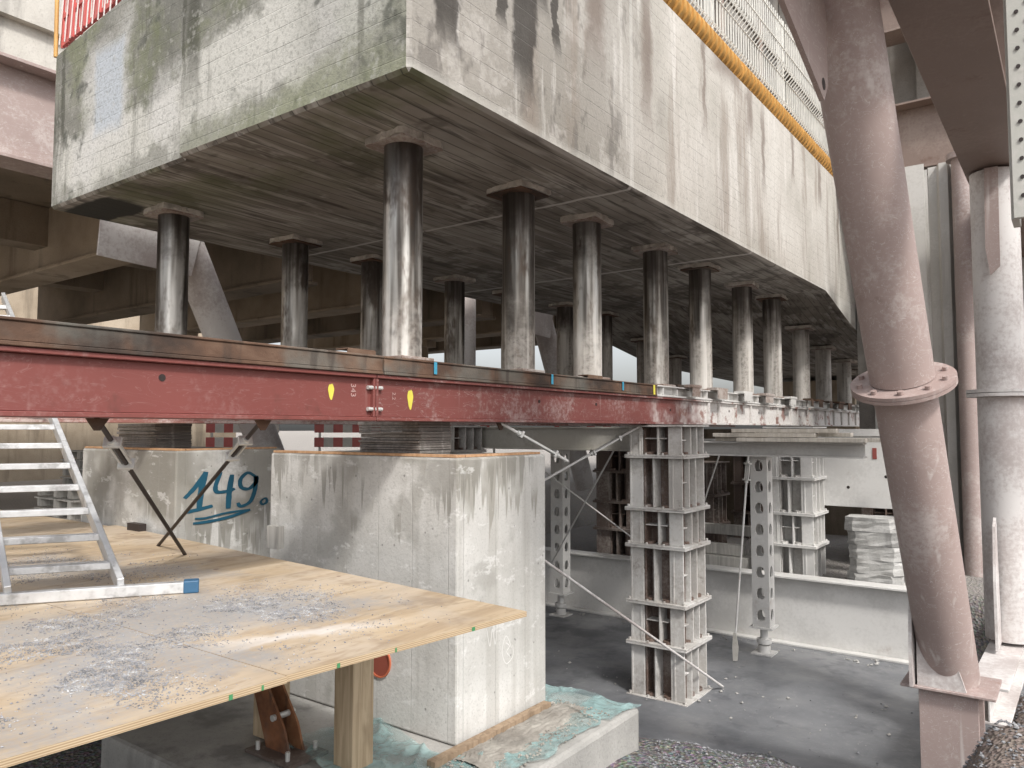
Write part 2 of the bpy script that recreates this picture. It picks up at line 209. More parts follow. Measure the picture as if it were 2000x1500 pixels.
# ---------------------------------------------------------------- mesh builder
class B:
    def __init__(s): s.v=[];s.f=[];s.m=[];s.s=[]
    def add(s,vs,fs,mi=0,sm=False):
        n=len(s.v); s.v+=[tuple(v) for v in vs]; s.f+=[tuple(i+n for i in f) for f in fs]; s.m+=[mi]*len(fs); s.s+=[sm]*len(fs); return s
    def box(s,x0,x1,y0,y1,z0,z1,mi=0):
        return s.add([(x,y,z) for x in(x0,x1) for y in(y0,y1) for z in(z0,z1)],[(0,1,3,2),(4,6,7,5),(0,4,5,1),(2,3,7,6),(0,2,6,4),(1,5,7,3)],mi)
    def bx(s,c,sx,sy,sz,mi=0): return s.box(c[0]-sx/2,c[0]+sx/2,c[1]-sy/2,c[1]+sy/2,c[2]-sz/2,c[2]+sz/2,mi)
    def bar(s,p,q,w,h,mi=0,up=(0,0,1)):
        p=Vector(p);q=Vector(q);d=(q-p).normalized();u=Vector(up);a=d.cross(u)
        if a.length<1e-4: a=d.cross(Vector((1,0,0)))
        a.normalize();b=a.cross(d).normalized();a*=w/2;b*=h/2
        return s.add([p-a-b,p+a-b,p+a+b,p-a+b,q-a-b,q+a-b,q+a+b,q-a+b],[(0,1,2,3),(7,6,5,4),(0,4,5,1),(1,5,6,2),(2,6,7,3),(3,7,4,0)],mi)
    def cyl(s,p,q,r,n=24,mi=0,r2=None,hollow=0):
        p=Vector(p);q=Vector(q);d=(q-p).normalized();a=d.orthogonal().normalized();b=d.cross(a);r2=r if r2 is None else r2
        R=lambda c,rr:[c+a*rr*math.cos(2*math.pi*i/n)+b*rr*math.sin(2*math.pi*i/n) for i in range(n)]
        s.add(R(p,r)+R(q,r2),[(i,(i+1)%n,n+(i+1)%n,n+i) for i in range(n)],mi,True)
        if hollow:
            k=r-hollow;k2=r2-hollow; s.add(R(p,k)+R(q,k2),[(n+i,n+(i+1)%n,(i+1)%n,i) for i in range(n)],mi,True)
            for c,ra,rb,fl in((p,r,k,0),(q,r2,k2,1)):
                s.add(R(c,ra)+R(c,rb),[((n+i,n+(i+1)%n,(i+1)%n,i) if fl==0 else (i,(i+1)%n,n+(i+1)%n,n+i)) for i in range(n)],mi)
        else:
            s.add(R(p,r),[tuple(range(n-1,-1,-1))],mi); s.add(R(q,r2),[tuple(range(n))],mi)
        return s
    def prism(s,pts,vec,mi=0,mside=None):
        n=len(pts);v=Vector(vec);ms=mi if mside is None else mside
        s.add([Vector(p) for p in pts]+[Vector(p)+v for p in pts],[tuple(range(n-1,-1,-1)),tuple(range(n,2*n))],mi)
        return s.add([Vector(p) for p in pts]+[Vector(p)+v for p in pts],[(i,(i+1)%n,n+(i+1)%n,n+i) for i in range(n)],ms)
    def ibeam(s,p,q,h,w,tw,tf,mi=0,up=(0,0,1)):
        p=Vector(p);q=Vector(q);u=Vector(up).normalized()
        s.bar(p+u*(h/2-tf/2),q+u*(h/2-tf/2),w,tf,mi,up); s.bar(p-u*(h/2-tf/2),q-u*(h/2-tf/2),w,tf,mi,up)
        return s.bar(p,q,tw,h-2*tf-.001,mi,up)
    def obj(s,name,mats,parent=None,label=None,cat=None,group=None,kind=None,origin=None,bevel=0,seg=2):
        if not isinstance(mats,(list,tuple)): mats=[mats]
        if origin is None:
            xs=[v[0] for v in s.v];ys=[v[1] for v in s.v];zs=[v[2] for v in s.v]; origin=((min(xs)+max(xs))/2,(min(ys)+max(ys))/2,min(zs))
        me=bpy.data.meshes.new(name); me.from_pydata([(v[0]-origin[0],v[1]-origin[1],v[2]-origin[2]) for v in s.v],[],s.f)
        for m in mats: me.materials.append(m)
        me.polygons.foreach_set('material_index',s.m); me.polygons.foreach_set('use_smooth',s.s); me.update()
        o=bpy.data.objects.new(name,me); C.objects.link(o); pl=Vector(WL[parent.name]) if parent else Vector((0,0,0))
        o.location=Vector(origin)-pl; WL[o.name]=origin
        if parent: o.parent=parent
        if label:o['label']=label
        if cat:o['category']=cat
        if group:o['group']=group
        if kind:o['kind']=kind
        if bevel:
            b=o.modifiers.new('b','BEVEL'); b.width=bevel;b.segments=seg;b.limit_method='ANGLE';b.angle_limit=math.radians(50)
        return o
def empty(name,loc,label,cat,group=None):
    o=bpy.data.objects.new(name,None);C.objects.link(o);o.location=loc;WL[o.name]=tuple(loc);o['label']=label;o['category']=cat;o.empty_display_size=.1
    if group:o['group']=group
    return o
def textmesh(name,body,size,mat,parent,loc,rot,ext=.0005):
    cu=bpy.data.curves.new(name,'FONT');cu.body=body;cu.size=size;cu.extrude=ext;t=bpy.data.objects.new('tmp',cu);C.objects.link(t)
    bpy.context.view_layer.update();me=bpy.data.meshes.new_from_object(t.evaluated_get(bpy.context.evaluated_depsgraph_get()));bpy.data.objects.remove(t)
    me.materials.clear();me.materials.append(mat);o=bpy.data.objects.new(name,me);C.objects.link(o);o.parent=parent
    o.location=Vector(loc)-Vector(WL[parent.name]);o.rotation_euler=rot;WL[o.name]=tuple(loc);return o
def sst(x,a,b):
    t=max(0,min(1,(x-a)/(b-a)));return t*t*(3-2*t)

# ---------------------------------------------------------------- setting
def gz(x,y):
    n=mn.noise(Vector((x*.8,y*.8,0)))*.5+mn.noise(Vector((x*3,y*3,3)))*.12
    z=-2.64
    z+=.46*sst(6.3+n*1.2-y-.25*max(0,-x-3),0,1.7)
    z+=(.62+.15*n)*sst(x,-.78,-.35)*sst(9-y,0,2)
    z=max(z,-2.64+1.42*sst(-x,7.9,9.5)) if x<-7.9 else z
    z+=.75*sst(y,9.75,10.2) if x>-7.9 else 0
    return z+n*.03
def axis(lo,hi,c0,c1,st):
    a=[];v=c0
    while v<=c1+1e-6:a.append(v);v+=st
    w=st;v=c1
    while v<hi:w*=1.35;v+=w;a.append(v)
    w=st;v=c0;p=[]
    while v>lo:w*=1.35;v-=w;p.append(v)
    return p[::-1]+a
xs=axis(-400,400,-11,2.5,.11);ys=axis(-400,400,0,13,.11)
b=B();nx=len(xs);b.add([(x,y,gz(x,y)) for y in ys for x in xs],[(j*nx+i,j*nx+i+1,(j+1)*nx+i+1,(j+1)*nx+i) for j in range(len(ys)-1) for i in range(nx-1)],0,True)
b.obj('ground',M_grd,kind='structure',origin=(0,0,0))
b=B();N=60;b.add([(-8.2+8.2*i/N,4.6+5.05*j/N,-2.61+.012*mn.noise(Vector((i*.3,j*.3,1)))) for j in range(N+1) for i in range(N+1)],[(j*(N+1)+i,j*(N+1)+i+1,(j+1)*(N+1)+i+1,(j+1)*(N+1)+i) for j in range(N) for i in range(N)],0,True)
b.obj('cement_floor',M_mud,kind='structure',origin=(0,0,-2.6))

# main concrete bridge end
b=B()
def topz(x): return 3.31+(x+7.18)/(4.37)*.49
prof=[(2.9,1.92),(5.5,1.92),(8.3,1.93),(11.4,1.95),(12.8,1.64),(14.1,1.44),(15.6,1.32),(26,1.1)]
def seg(x0,x1,ys0):
    P=[(ys0 if i==0 else y,z) for i,(y,z) in enumerate(prof)]
    n=len(P)
    vs=[(x,y,z) for x in(x0,x1) for y,z in P]+[(x,y,topz(x)) for x in (x0,x1) for y,z in P]
    f=[];mi=[]
    for i in range(n-1):
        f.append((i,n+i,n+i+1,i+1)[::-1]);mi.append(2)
        f.append((2*n+i,2*n+i+1,3*n+i+1,3*n+i)[::-1]);mi.append(1)
        f.append((n+i,n+i+1,3*n+i+1,3*n+i));mi.append(1)
        f.append((i+1,i,2*n+i,2*n+i+1));mi.append(1)
    f.append((0,n,3*n,2*n));mi.append(0); f.append((n-1,2*n-1,4*n-1,3*n-1)[::-1]);mi.append(0)
    k=len(b.v);b.v+=vs;b.f+=[tuple(q+k for q in t) for t in f];b.m+=mi;b.s+=[False]*len(f)
seg(-5.06,-2.81,2.9);seg(-7.18,-5.063,2.95)
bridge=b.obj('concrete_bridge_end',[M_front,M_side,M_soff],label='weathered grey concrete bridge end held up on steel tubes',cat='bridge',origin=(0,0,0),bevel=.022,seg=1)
B().box(-5.9,-4.1,19,21,-1.9,1.15).obj('bridge_pier',M_old,label='brown concrete pier beneath the bridge end',cat='pier')
b=B().box(-4.95,-4.65,9.6,26,3.57,9.5)
for k in range(8): b.box(-4.649,-4.45,9.9+k*1.9,10.2+k*1.9,3.65,9.4)
for z in (5.2,7.1): b.box(-4.449,-4.3,9.6,26,z,z+.25)
b.obj('viaduct_wall',M_via,label='grey brown ribbed viaduct wall above the bridge deck',cat='viaduct',bevel=.02,seg=1)
for k in range(4):
    y=7.0+k*1.7;B().cyl((-3.9,y,3.67),(-3.9,y,6.6),.04,12).cyl((-3.9,y+.04,5.4),(-3.9,y+1.6,5.4),.025,10).cyl((-3.9,y+.05,3.9),(-3.9,y+1.6,5.35),.02,10).obj('scaffold_post',M_brown,label='brown scaffold post on the bridge deck',cat='scaffold',group='scaffold posts on the bridge deck')

# wire fence on the bridge edge
def fence_panel(y0):
    b=B();L=2.5;z0=3.9;H=1.6;x=-3.0
    for i in range(30):
        y=y0+.05+i*L/30; pts=[(x,z0-.05),(x,z0+.26),(x+.09,z0+.35),(x,z0+.44),(x,z0+.78),(x+.09,z0+.87),(x,z0+.96),(x,z0+H)]
        for a,c in zip(pts,pts[1:]): b.bar((a[0],y,a[1]),(c[0],y,c[1]),.014,.014,0,(0,1,0))
    for z in (.02,.26,.44,.78,.96,1.2,1.5): b.bar((x+.009,y0,z0+z),(x+.009,y0+L-.02,z0+z),.011,.011)
    o=b.obj('fence_panel',M_wire,label='pale welded wire fence panel standing on the concrete edge',cat='fence',group='wire fence panels along the bridge edge')
    B().box(x-.10,x-.03,y0-.035,y0+.035,z0-.15,z0+H+.05).obj('post',M_wire,parent=o)
    return o
for k in range(4): fence_panel(5.3+2.52*k)
for k,(a,c) in enumerate([(5.0,8.0),(8.05,11.0),(11.05,14.0)]):
    b=B().cyl((-2.89,a,3.92),(-2.89,c,3.92),.10,20)
    for i in range(int((c-a)/.11)): b.cyl((-2.89,a+.03+i*.11,3.92),(-2.89,a+.085+i*.11,3.92),.124,20)
    b.obj('guard_pipe',M_yel,label='dull orange ribbed pipe along the fence foot',cat='pipe',group='orange pipes along the fence foot')
b=B()
for i in range(32): b.bar((-7.15+i*.045,2.99+.02*math.sin(i*1.1),3.38+i*.005),(-7.13+i*.045+.02*math.sin(i*.7),2.99,4.3),.026,.014,0,(0,1,0))
for z in (.05,.3,.55,.8): b.bar((-7.17,3.0,3.36+z),(-5.7,3.0,3.50+z+.02*math.sin(z*9)),.03,.04)
rb=b.obj('safety_barrier',M_barr,label='pinkish red slatted plastic barrier on the concrete edge',cat='barrier')
b=B()
for i in range(14): b.bar((-7.15+i*.1,2.965,3.40),(-7.05+i*.1,2.965,4.2),.012,.006,0,(0,1,0))
b.obj('netting',M_chalk,parent=rb)
B().cyl((-7.2,2.96,3.3),(-7.22,2.96,4.2),.018,10).obj('edge_post',M_yel,parent=rb)

# ---------------------------------------------------------------- steel beams and columns
XB=-3.55
GB='red steel bearing beams'
def box_beam(y0,y1,x,mat,label,holes=(),ribs=0):
    b=B();b.box(x-.15,x+.15,y0,y1,.05,.072);b.box(x-.15,x+.15,y0,y1,.308,.33)
    b.box(x-.115,x+.115,y0+.003,y1-.003,.0725,.3075)
    b.box(x-.145,x+.143,y0,y0+.018,.0725,.3075);b.box(x-.145,x+.143,y1-.018,y1,.0725,.3075)
    for k in range(ribs): 
        yy=y0+.3+k*(y1-y0-.4)/max(1,ribs);b.box(x+.1155,x+.146,yy,yy+.014,.0727,.3073)
    o=b.obj('bearing_beam',mat,label=label,cat='steel beam',group=GB,bevel=.003,seg=1,origin=(0,0,0))
    for hy,hz,r in holes:
        B().cyl((x+.112,hy,hz),(x+.1175,hy,hz),r,16).obj('bolt_hole',M_dark,parent=o)
    return o
b1=box_beam(.0,3.255,XB,M_red,'dull red oxide painted steel beam with chalk marks',[(1.92,.24,.017)])
b2=box_beam(3.262,8.5,XB,M_redw,'red oxide painted steel beam fading under white dust',[(5.05,.22,.014),(5.95,.22,.014),(7.5,.2,.014)])
box_beam(8.51,11.7,XB,M_redw,'red steel beam sprayed with white dust',[(9.2,.22,.016),(10.3,.22,.016)],5)
box_beam(11.71,16.5,XB,M_redw,'red steel beam sprayed with white dust',(),8)
box_beam(16.51,26,XB,M_redw,'red steel beam sprayed with white dust',(),10)
for zz in (.12,.25):
    B().cyl((XB+.13,3.20,zz),(XB+.13,3.317,zz),.013,6).obj('splice_bolt',M_zinc,parent=b1)
for (o,yy,zz,w,h) in [(b1,2.93,.215,.020,.045),(b2,3.58,.19,.024,.062)]:
    bb=B();pts=[(XB+.1165,yy+w*math.cos(t)*(1+.2*math.sin(3*t)),zz+h*math.sin(t)*(1+.1*math.cos(5*t+1))) for t in [i*2*math.pi/28 for i in range(28)]];bb.prism(pts,(.0012,0,0));bb.obj('spray_mark',M_yspray,parent=o)
textmesh('chalk_writing','343',.055,M_chalkf,b1,(XB+.117,3.08,.27),(math.radians(90),math.radians(90),math.radians(90)))
textmesh('chalk_writing','2.2',.04,M_chalkf,b2,(XB+.117,3.42,.23),(math.radians(90),math.radians(90),math.radians(90)))
box_beam(2.2,9.9,-6.35,M_redd,'dusty steel beam carrying the rear tube row');box_beam(9.91,17,-6.35,M_redd,'dusty steel beam carrying the rear tube row')
GR='rusty steel packing lengths on the red beam'
for y0,y1,x in [(.0,3.3,XB),(3.31,7.1,XB),(7.11,8.9,XB),(8.95,10.9,XB),(10.98,12.6,XB),(12.7,14.6,XB),(14.7,20,XB),(20.1,26,XB),(2.4,9,-6.35),(9.02,17,-6.35)]:
    dx=random.uniform(-.012,.012) if y0>7 and x==XB else 0
    b=B();b.box(x-.165,x+.162+dx,y0,y1,.332,.350);b.box(x-.165,x+.165+dx,y0,y1,.432,.445);b.box(x-.13,x+(.157 if y0<7 else .10)+dx,y0+.002,y1-.002,.3505,.4315)
    if y0>7:
        yy=y0+.15
        while yy<y1-.1: b.box(x+.1005+dx,x+.155+dx,yy,yy+.014,.3507,.4313);yy+=random.uniform(.3,.6)
    b.obj('packing_beam',M_rust if y0<7 else M_white,label='flat rusted steel packing beam on a red beam' if y0<7 else 'white dusted ribbed packing beam on a red beam',cat='steel beam',group=GR,bevel=.003,seg=1)
rr=random.Random(11);yy=7.9
while yy<16:
    l=rr.uniform(.12,.4);B().bx((XB+.185+rr.uniform(-.01,.02),yy,.455+rr.uniform(0,.01)),.12,l,.03).bx((XB+.24,yy,.40),.012,l*.8,.10).obj('packing_plate',rr.choice([M_white,M_pack,M_rust]),label='loose dusty steel plate laid on the beam edge',cat='steel plate',group='loose steel plates on the beam');yy+=rr.uniform(.5,1.1)
for yy in (3.75,5.15,6.35): B().box(XB+.1655,XB+.1665,yy,yy+.03,.36,.44).obj('paint_mark',M_bspray,label='light blue spray mark on the rusty packing beam',cat='paint mark',group='blue spray marks')
B().box(XB+.1655,XB+.1665,7.0,7.04,.345,.44).obj('paint_mark',M_yspray,label='yellow spray mark on the packing beam',cat='paint mark')
for yy,l in ((3.02,.22),(5.75,.25),(7.6,.3)):
    B().bar((XB+.1,yy,.47),(XB+.1,yy+l,.47),.10,.008).bar((XB+.15,yy,.445),(XB+.15,yy+l,.445),.008,.05).obj('steel_angle',M_rust,label='short rusty steel angle lying on the beam',cat='steel angle',group='short steel angles on the beam')
def ceil(y):
    for (a,za),(c,zc) in zip(prof,prof[1:]):
        if a<=y<=c: return za+(zc-za)*(y-a)/(c-a)
GC='steel tube supports under the bridge end'
YS=[3.62,4.93,6.0,7.42,8.62,10.05,11.3,12.75,14.1,15.6,17.2]
for x in (XB,-6.35):
    for i,y in enumerate(YS):
        if x<-4 and y>16: continue
        zt=ceil(y);base=.4455
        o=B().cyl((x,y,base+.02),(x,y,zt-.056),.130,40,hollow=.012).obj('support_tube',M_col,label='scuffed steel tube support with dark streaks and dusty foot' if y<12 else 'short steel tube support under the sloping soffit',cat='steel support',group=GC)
        B().box(x-.15,x+.15,y-.15,y+.15,base,base+.02).obj('base_plate',M_pack,parent=o,bevel=.003,seg=1)
        a=random.uniform(-.12,.12)
        def sq(r,z): return [(x+r*(1.414)*math.cos(a+math.pi/4+k*math.pi/2)*random.uniform(.94,1.04),y+r*1.414*math.sin(a+math.pi/4+k*math.pi/2)*random.uniform(.94,1.04),z) for k in range(4)]
        B().prism(sq(.18,zt-.056),(0,0,.014)).obj('cap_plate',random.choice([M_rust,M_pack]),parent=o,bevel=.003,seg=1)
        bb=B();n=40;ring=[];ring2=[]
        for k in range(n):
            t=2*math.pi*k/n+a; r=.20/max(abs(math.cos(t-a)),abs(math.sin(t-a)));r=min(r,.275)*random.uniform(.92,1.04)
            ring.append((x+r*math.cos(t),y+r*math.sin(t),zt-.040+random.uniform(-.010,.014)));ring2.append((x+r*.98*math.cos(t),y+r*.98*math.sin(t),zt+.004))
        bb.add(ring+ring2,[tuple(range(n-1,-1,-1)),tuple(range(n,2*n))]+[(k,(k+1)%n,n+(k+1)%n,n+k) for k in range(n)])
        bb.obj('mortar_pad',M_pad,parent=o)

# ---------------------------------------------------------------- concrete blocks
def block(x0,x1,y0,y1,z0,z1,label):
    return B().box(x0,x1,y0,y1,z0,z1).obj('concrete_block',M_block,label=label,cat='concrete block',group='cast concrete blocks under the beams',bevel=.015,seg=2)
blk=block(-4.97,-3.1,3.66,4.64,-1.93,-.18,'pale concrete block with wet runs and an orange pipe hole')
blk2=block(-7.55,-5.94,3.46,4.5,-2.5,-.18,'pale concrete block with blue spray painted number')
B().cyl((-3.77,3.67,-1.53),(-3.77,3.648,-1.53),.108,28,hollow=.010).obj('pipe_sleeve',M_pipe,parent=blk)
B().cyl((-3.77,3.657,-1.53),(-3.77,3.6585,-1.53),.097,28).obj('pipe_opening',flat('orange shaded pipe wall',(.26,.065,.04),.8),parent=blk)
def ribbon(b,pts,w,f):
    P=[Vector((p[0],p[1])) for p in pts];Q=[]
    for i in range(len(P)-1):
        p0=P[max(i-1,0)];p1=P[i];p2=P[i+1];p3=P[min(i+2,len(P)-1)]
        for k in range(6):
            t=k/6;Q.append(.5*((2*p1)+(-p0+p2)*t+(2*p0-5*p1+4*p2-p3)*t*t+(-p0+3*p1-3*p2+p3)*t**3))
    Q.append(P[-1]);L=[];n=len(Q)
    for i,q in enumerate(Q):
        d=(Q[min(i+1,n-1)]-Q[max(i-1,0)]).normalized();nn=Vector((-d.y,d.x));ww=w*(.6+.4*math.sin(math.pi*min(1,max(0,(i+1)/(n+1))))**.5)*(1+.18*mn.noise(Vector((q.x*30,q.y*30,w*100))))
        L+=[f(q+nn*ww/2),f(q-nn*ww/2)]
    b.add(L,[(2*i,2*i+1,2*i+3,2*i+2) for i in range(n-1)])
b=B();lay=[0]
def rb_(pts,w):
    lay[0]+=1;k=lay[0]*.0006;ribbon(b,pts,w*1.12,lambda q:(-5.9385+k,3.54+q.x*.78,-.80+q.y*.44))
rb_([(.0,.52),(.12,.72),(.24,1.0)],.055);rb_([(.24,1.0),(.19,.65),(.17,.3)],.07);rb_([(.0,.26),(.15,.29),(.33,.34)],.06)
rb_([(.42,.98),(.36,.72),(.38,.6),(.5,.6),(.6,.64)],.055);rb_([(.56,.92),(.53,.6),(.52,.26)],.065)
rb_([(.86,.86),(.76,.94),(.67,.82),(.68,.66),(.78,.62),(.87,.74),(.87,.86),(.86,.6),(.8,.36),(.68,.28),(.64,.36)],.055)
rb_([(.96,.38),(1.01,.4),(1.02,.32),(.97,.28),(.94,.33),(.97,.39)],.035)
rb_([(.1,.04),(.3,.05),(.55,.10),(.80,.20)],.05);rb_([(.80,.20),(.5,.18),(.25,.12),(.12,.13)],.035)
b.obj('spray_number',M_blue,parent=blk2)
b=B();faint=flat('faint scratch paint',(.66,.65,.63),.8)
f3=lambda q:(-3.0985,3.95+q.x*.3,-1.55+q.y*.3)
for pts in ([(0,.9),(.12,.5),(.2,.85),(.3,.5),(.36,.8)],[(.9,.3),(.7,.6),(.55,.3),(.7,0),(.95,.1),(.95,.35)],[(.7,.45),(.82,.35),(.72,.25),(.84,.12)]): ribbon(b,pts,.02,f3)
b.obj('scratched_mark',faint,parent=blk)
for (x0,x1,y0,y1) in [(-4.1,-3.52,3.76,4.08),(-7.1,-6.45,3.56,3.9)]:
    z=-.18;b=B()
    while z<.03:
        t=random.choice([.014,.018,.025]);t=min(t,.049-z)
        dx=random.uniform(-.012,.012);b.box(x0+dx,x1+dx*.6,y0+random.uniform(-.01,.01),y1,z+.002,z+t);z+=t
        if .049-z<.006:break
    b.obj('packing_stack',M_dstk,label='stack of thin dark grey steel packing plates on a block',cat='steel plates',group='packing plate stacks',bevel=.002,seg=1)
M_os=timber('orange timber strip',(.40,.22,.11),(.54,.34,.20));M_bt=timber('wet brown batten',(.20,.14,.09),(.34,.25,.17))
for o,(x0,x1,y0,y1) in ((blk,(-4.97,-3.1,3.66,4.64)),(blk2,(-7.55,-5.94,3.46,4.5))):
    b=B();z=-.178
    b.box(x0+.02,x1-.02,y0+.01,y0+.09,z,z+.016);b.box(x1-.1,x1-.015,y0+.095,y1-.05,z,z+.014);b.obj('timber_strip',M_os,parent=o)

# footing slab, sheet, timber
B().box(-5.1,-2.52,2.5,4.95,-2.35,-1.935).obj('footing_slab',M_slab,label='rough concrete footing slab under the blocks',cat='concrete slab',bevel=.03,seg=2)
B().box(-3.06,-3.0,3.35,4.55,-1.93,-1.89).obj('timber_batten',M_bt,label='wet brown timber batten at the foot of the block',cat='timber')
def tarp(x0,x1,y0,y1,seed,label,nx=70,ny=70,zf=None,amp=1.0):
    b=B()
    def z(x,y):
        v=Vector((x*2.2+y*1.3,y*1.4-x*.6,seed));r=lambda k:1-min(1,abs(mn.noise(v*k+Vector((seed,0,0))))*3.0)
        zz=-1.930+amp*(.04*r(1)**4+.012*r(2.3)**3)+.004*abs(mn.noise(v*7))+.004
        return (zf(x,y,zz) if zf else zz)
    P=[]
    for j in range(ny+1):
        for i in range(nx+1):
            x=x0+(x1-x0)*i/nx;y=y0+(y1-y0)*j/ny
            e=.20*mn.noise(Vector((y*2.0,seed,0)))+.03*mn.noise(Vector((y*9,seed,0)));e2=.2*mn.noise(Vector((x*2.0,seed,5)))
            xx=x+e;yy=y+e2;P.append((xx,yy,z(xx,yy)))
    b.add(P,[(j*(nx+1)+i,j*(nx+1)+i+1,(j+1)*(nx+1)+i+1,(j+1)*(nx+1)+i) for j in range(ny) for i in range(nx)],0,True)
    return b.obj('plastic_sheet',M_tarp,label=label,cat='plastic sheet',group='teal plastic sheets round the block foot')
def drape(x,y,z): return z-.36*sst(x,-2.52,-2.36) if x>-2.52 else z
tarp(-3.9,-2.8,2.95,3.62,1.3,'thin teal plastic sheet over the footing slab',amp=.8)
tarp(-3.35,-2.50,4.60,4.97,4.1,'teal plastic sheet folded over the slab edge',zf=drape,amp=.9)
tarp(-2.82,-2.6,3.2,4.6,6.2,'teal plastic sheet strip along the slab edge',30,70,zf=drape,amp=.4)
b=B();N=40
P=[(-3.06+.34*i/N+.05*mn.noise(Vector((j*.3,0,0))),3.5+1.15*j/N,-1.931+.012*mn.noise(Vector((i*.5,j*.5,9)))+.022*math.sin(math.pi*i/N)) for j in range(N+1) for i in range(N+1)]
b.add(P,[(j*(N+1)+i,j*(N+1)+i+1,(j+1)*(N+1)+i+1,(j+1)*(N+1)+i) for j in range(N) for i in range(N)],0,True);b.obj('sand_spill',M_sand,kind='stuff',label='rough wet sand spilled beside the concrete block',cat='sand')

# plywood deck
ZP=-.85;TP=.024
def back(x): return 2.98+(-2.1-x)/4.6*.47
def edge(y): return -2.30+.045*y if y<1.72 else -2.232+(y-1.72)*.105
sheets=[[(edge(.3),.3),(edge(1.71),1.72),(-4.5,1.72),(-4.5,.3)],[(edge(1.724),1.724),(-2.10,back(-2.1)),(-4.5,back(-4.5)),(-4.5,1.724)],
 [(-4.504,.3),(-4.504,1.72),(-6.9,1.72),(-6.9,.3)],[(-4.504,1.724),(-4.504,back(-4.5)),(-6.9,back(-6.9)),(-6.9,1.724)],[(-6.904,.3),(-6.904,3.4),(-9.3,3.4),(-9.3,.3)]]
for s in sheets:
    pts=[(x,y,ZP-TP) for x,y in s]
    A=sum(s[i][0]*s[(i+1)%4][1]-s[(i+1)%4][0]*s[i][1] for i in range(4))
    if A<0: pts=pts[::-1]
    B().prism(pts,(0,0,TP),0,1).obj('plywood_sheet',[M_ply,M_plye],label='wet stained plywood sheet strewn with grey gravel',cat='plywood',group='plywood sheets of the work platform',origin=(0,0,0))
for yy,l in ((1.50,.014),(1.62,.008),(1.93,.014),(2.2,.008),(2.62,.02)): 
    xx=edge(yy+l/2)+.0015
    B().box(xx,xx+.001,yy,yy+l,ZP-TP+.001,ZP-.006).obj('marker_line',M_grn,label='green marker stroke on the plywood edge',cat='paint mark',group='green marker strokes')
GT='timber posts under the platform'
for x,y in ((-3.42,3.12),(-4.18,3.12)):
    B().box(x-.08,x+.08,y-.08,y+.08,-1.93,ZP-.17).obj('timber_post',M_tim,label='square timber post holding up the platform',cat='timber post',group=GT,bevel=.004,seg=1)
B().bar((-2.9,3.12,ZP-.10),(-8.8,3.12,ZP-.10),.09,.13).obj('timber_joist',M_tim,label='timber joist under the plywood',cat='timber',group='timber joists under the platform')
for x in (-3.2,-5.2,-6.8): B().bar((x,.5,ZP-.10),(x,2.6,ZP-.10),.08,.13).obj('timber_joist',M_tim,label='timber joist under the plywood',cat='timber',group='timber joists under the platform')
B().box(-4.70,-4.58,3.44,3.5,-.85,-.69).obj('timber_offcut',M_gtim,label='short grey timber offcut standing on the platform',cat='timber')
B().box(-6.5,-6.3,3.36,3.42,-.85,-.79).obj('timber_offcut',M_dark,label='small dark timber offcut on the platform',cat='timber')
o=B().box(-4.08,-3.66,2.86,3.14,-1.93,-1.91).obj('anchor_bracket',M_towerd,label='rusty steel anchor bracket bolted to the footing',cat='anchor bracket')
M_or=rusty('orange rust',(.10,.04,.02),(.24,.10,.045),(.36,.18,.09))
for dy in(-.05,.05):
    B().prism([(-4.0,3.0+dy,-1.91),(-3.78,3.0+dy,-1.91),(-3.84,3.0+dy,-1.76),(-4.10,3.0+dy,-1.42),(-4.20,3.0+dy,-1.44)],(0,.014,0)).obj('lug',M_or,parent=o)
B().cyl((-4.12,3.0,-1.5),(-4.6,2.98,-1.0),.018,10).obj('rod',M_dark,parent=o)
for dx,dy in((-.14,-.1),(.14,-.1),(-.14,.1),(.14,.1)): B().cyl((-3.87+dx,3.0+dy,-1.91),(-3.87+dx,3.0+dy,-1.86),.014,6).obj('anchor_bolt',M_zinc,parent=o)
B().cyl((-3.92,2.93,-1.72),(-3.92,3.09,-1.72),.02,8).obj('anchor_bolt',M_zinc,parent=o)

# stones
def stones(name,n,posf,r0,r1,label,seed,mat=None):
    rr=random.Random(seed);b=B()
    V=[(1,0,0),(-1,0,0),(0,1,0),(0,-1,0),(0,0,1),(0,0,-1)];F=[(0,2,4),(2,1,4),(1,3,4),(3,0,4),(2,0,5),(1,2,5),(3,1,5),(0,3,5)]
    for _ in range(n):
        p=posf(rr)
        if p is None: continue
        r=r0+(r1-r0)*rr.random()**2.2;a=rr.random()*6.28;ca,sa=math.cos(a),math.sin(a);s=[rr.uniform(.6,1.2) for _ in range(6)]
        vs=[]
        for k,v in enumerate(V):
            x,y,z=v[0]*s[k]*r,v[1]*s[k]*r,v[2]*s[k]*r*.65;x+=rr.uniform(-.3,.3)*r;y+=rr.uniform(-.3,.3)*r;vs.append((p[0]+x*ca-y*sa,p[1]+x*sa+y*ca,p[2]+z+r*.4))
        b.add(vs,F)
    return b.obj(name,mat or M_stone,kind='stuff',label=label,cat='gravel',origin=(0,0,0))
def pf(rr):
    cx,cy,sx,sy=rr.choice([(-3.35,1.85,.42,.45),(-2.85,1.5,.35,.32),(-3.05,2.35,.35,.28),(-3.6,1.3,.35,.35),(-3.2,1.6,.7,.6),(-4.9,2.2,.7,.35),(-2.6,1.1,.3,.3)])
    x=rr.gauss(cx,sx*.75);y=rr.gauss(cy,sy*.75)
    if y<.4 or y>back(x)-.05 or x>edge(y)-.04: return None
    q=mn.noise(Vector((x*3.2,y*3.2,2)))+.25*mn.noise(Vector((x*12,y*12,2)))
    if q<.12 and rr.random()>max(.06,(q+.12)/.24): return None
    return (x,y,ZP)
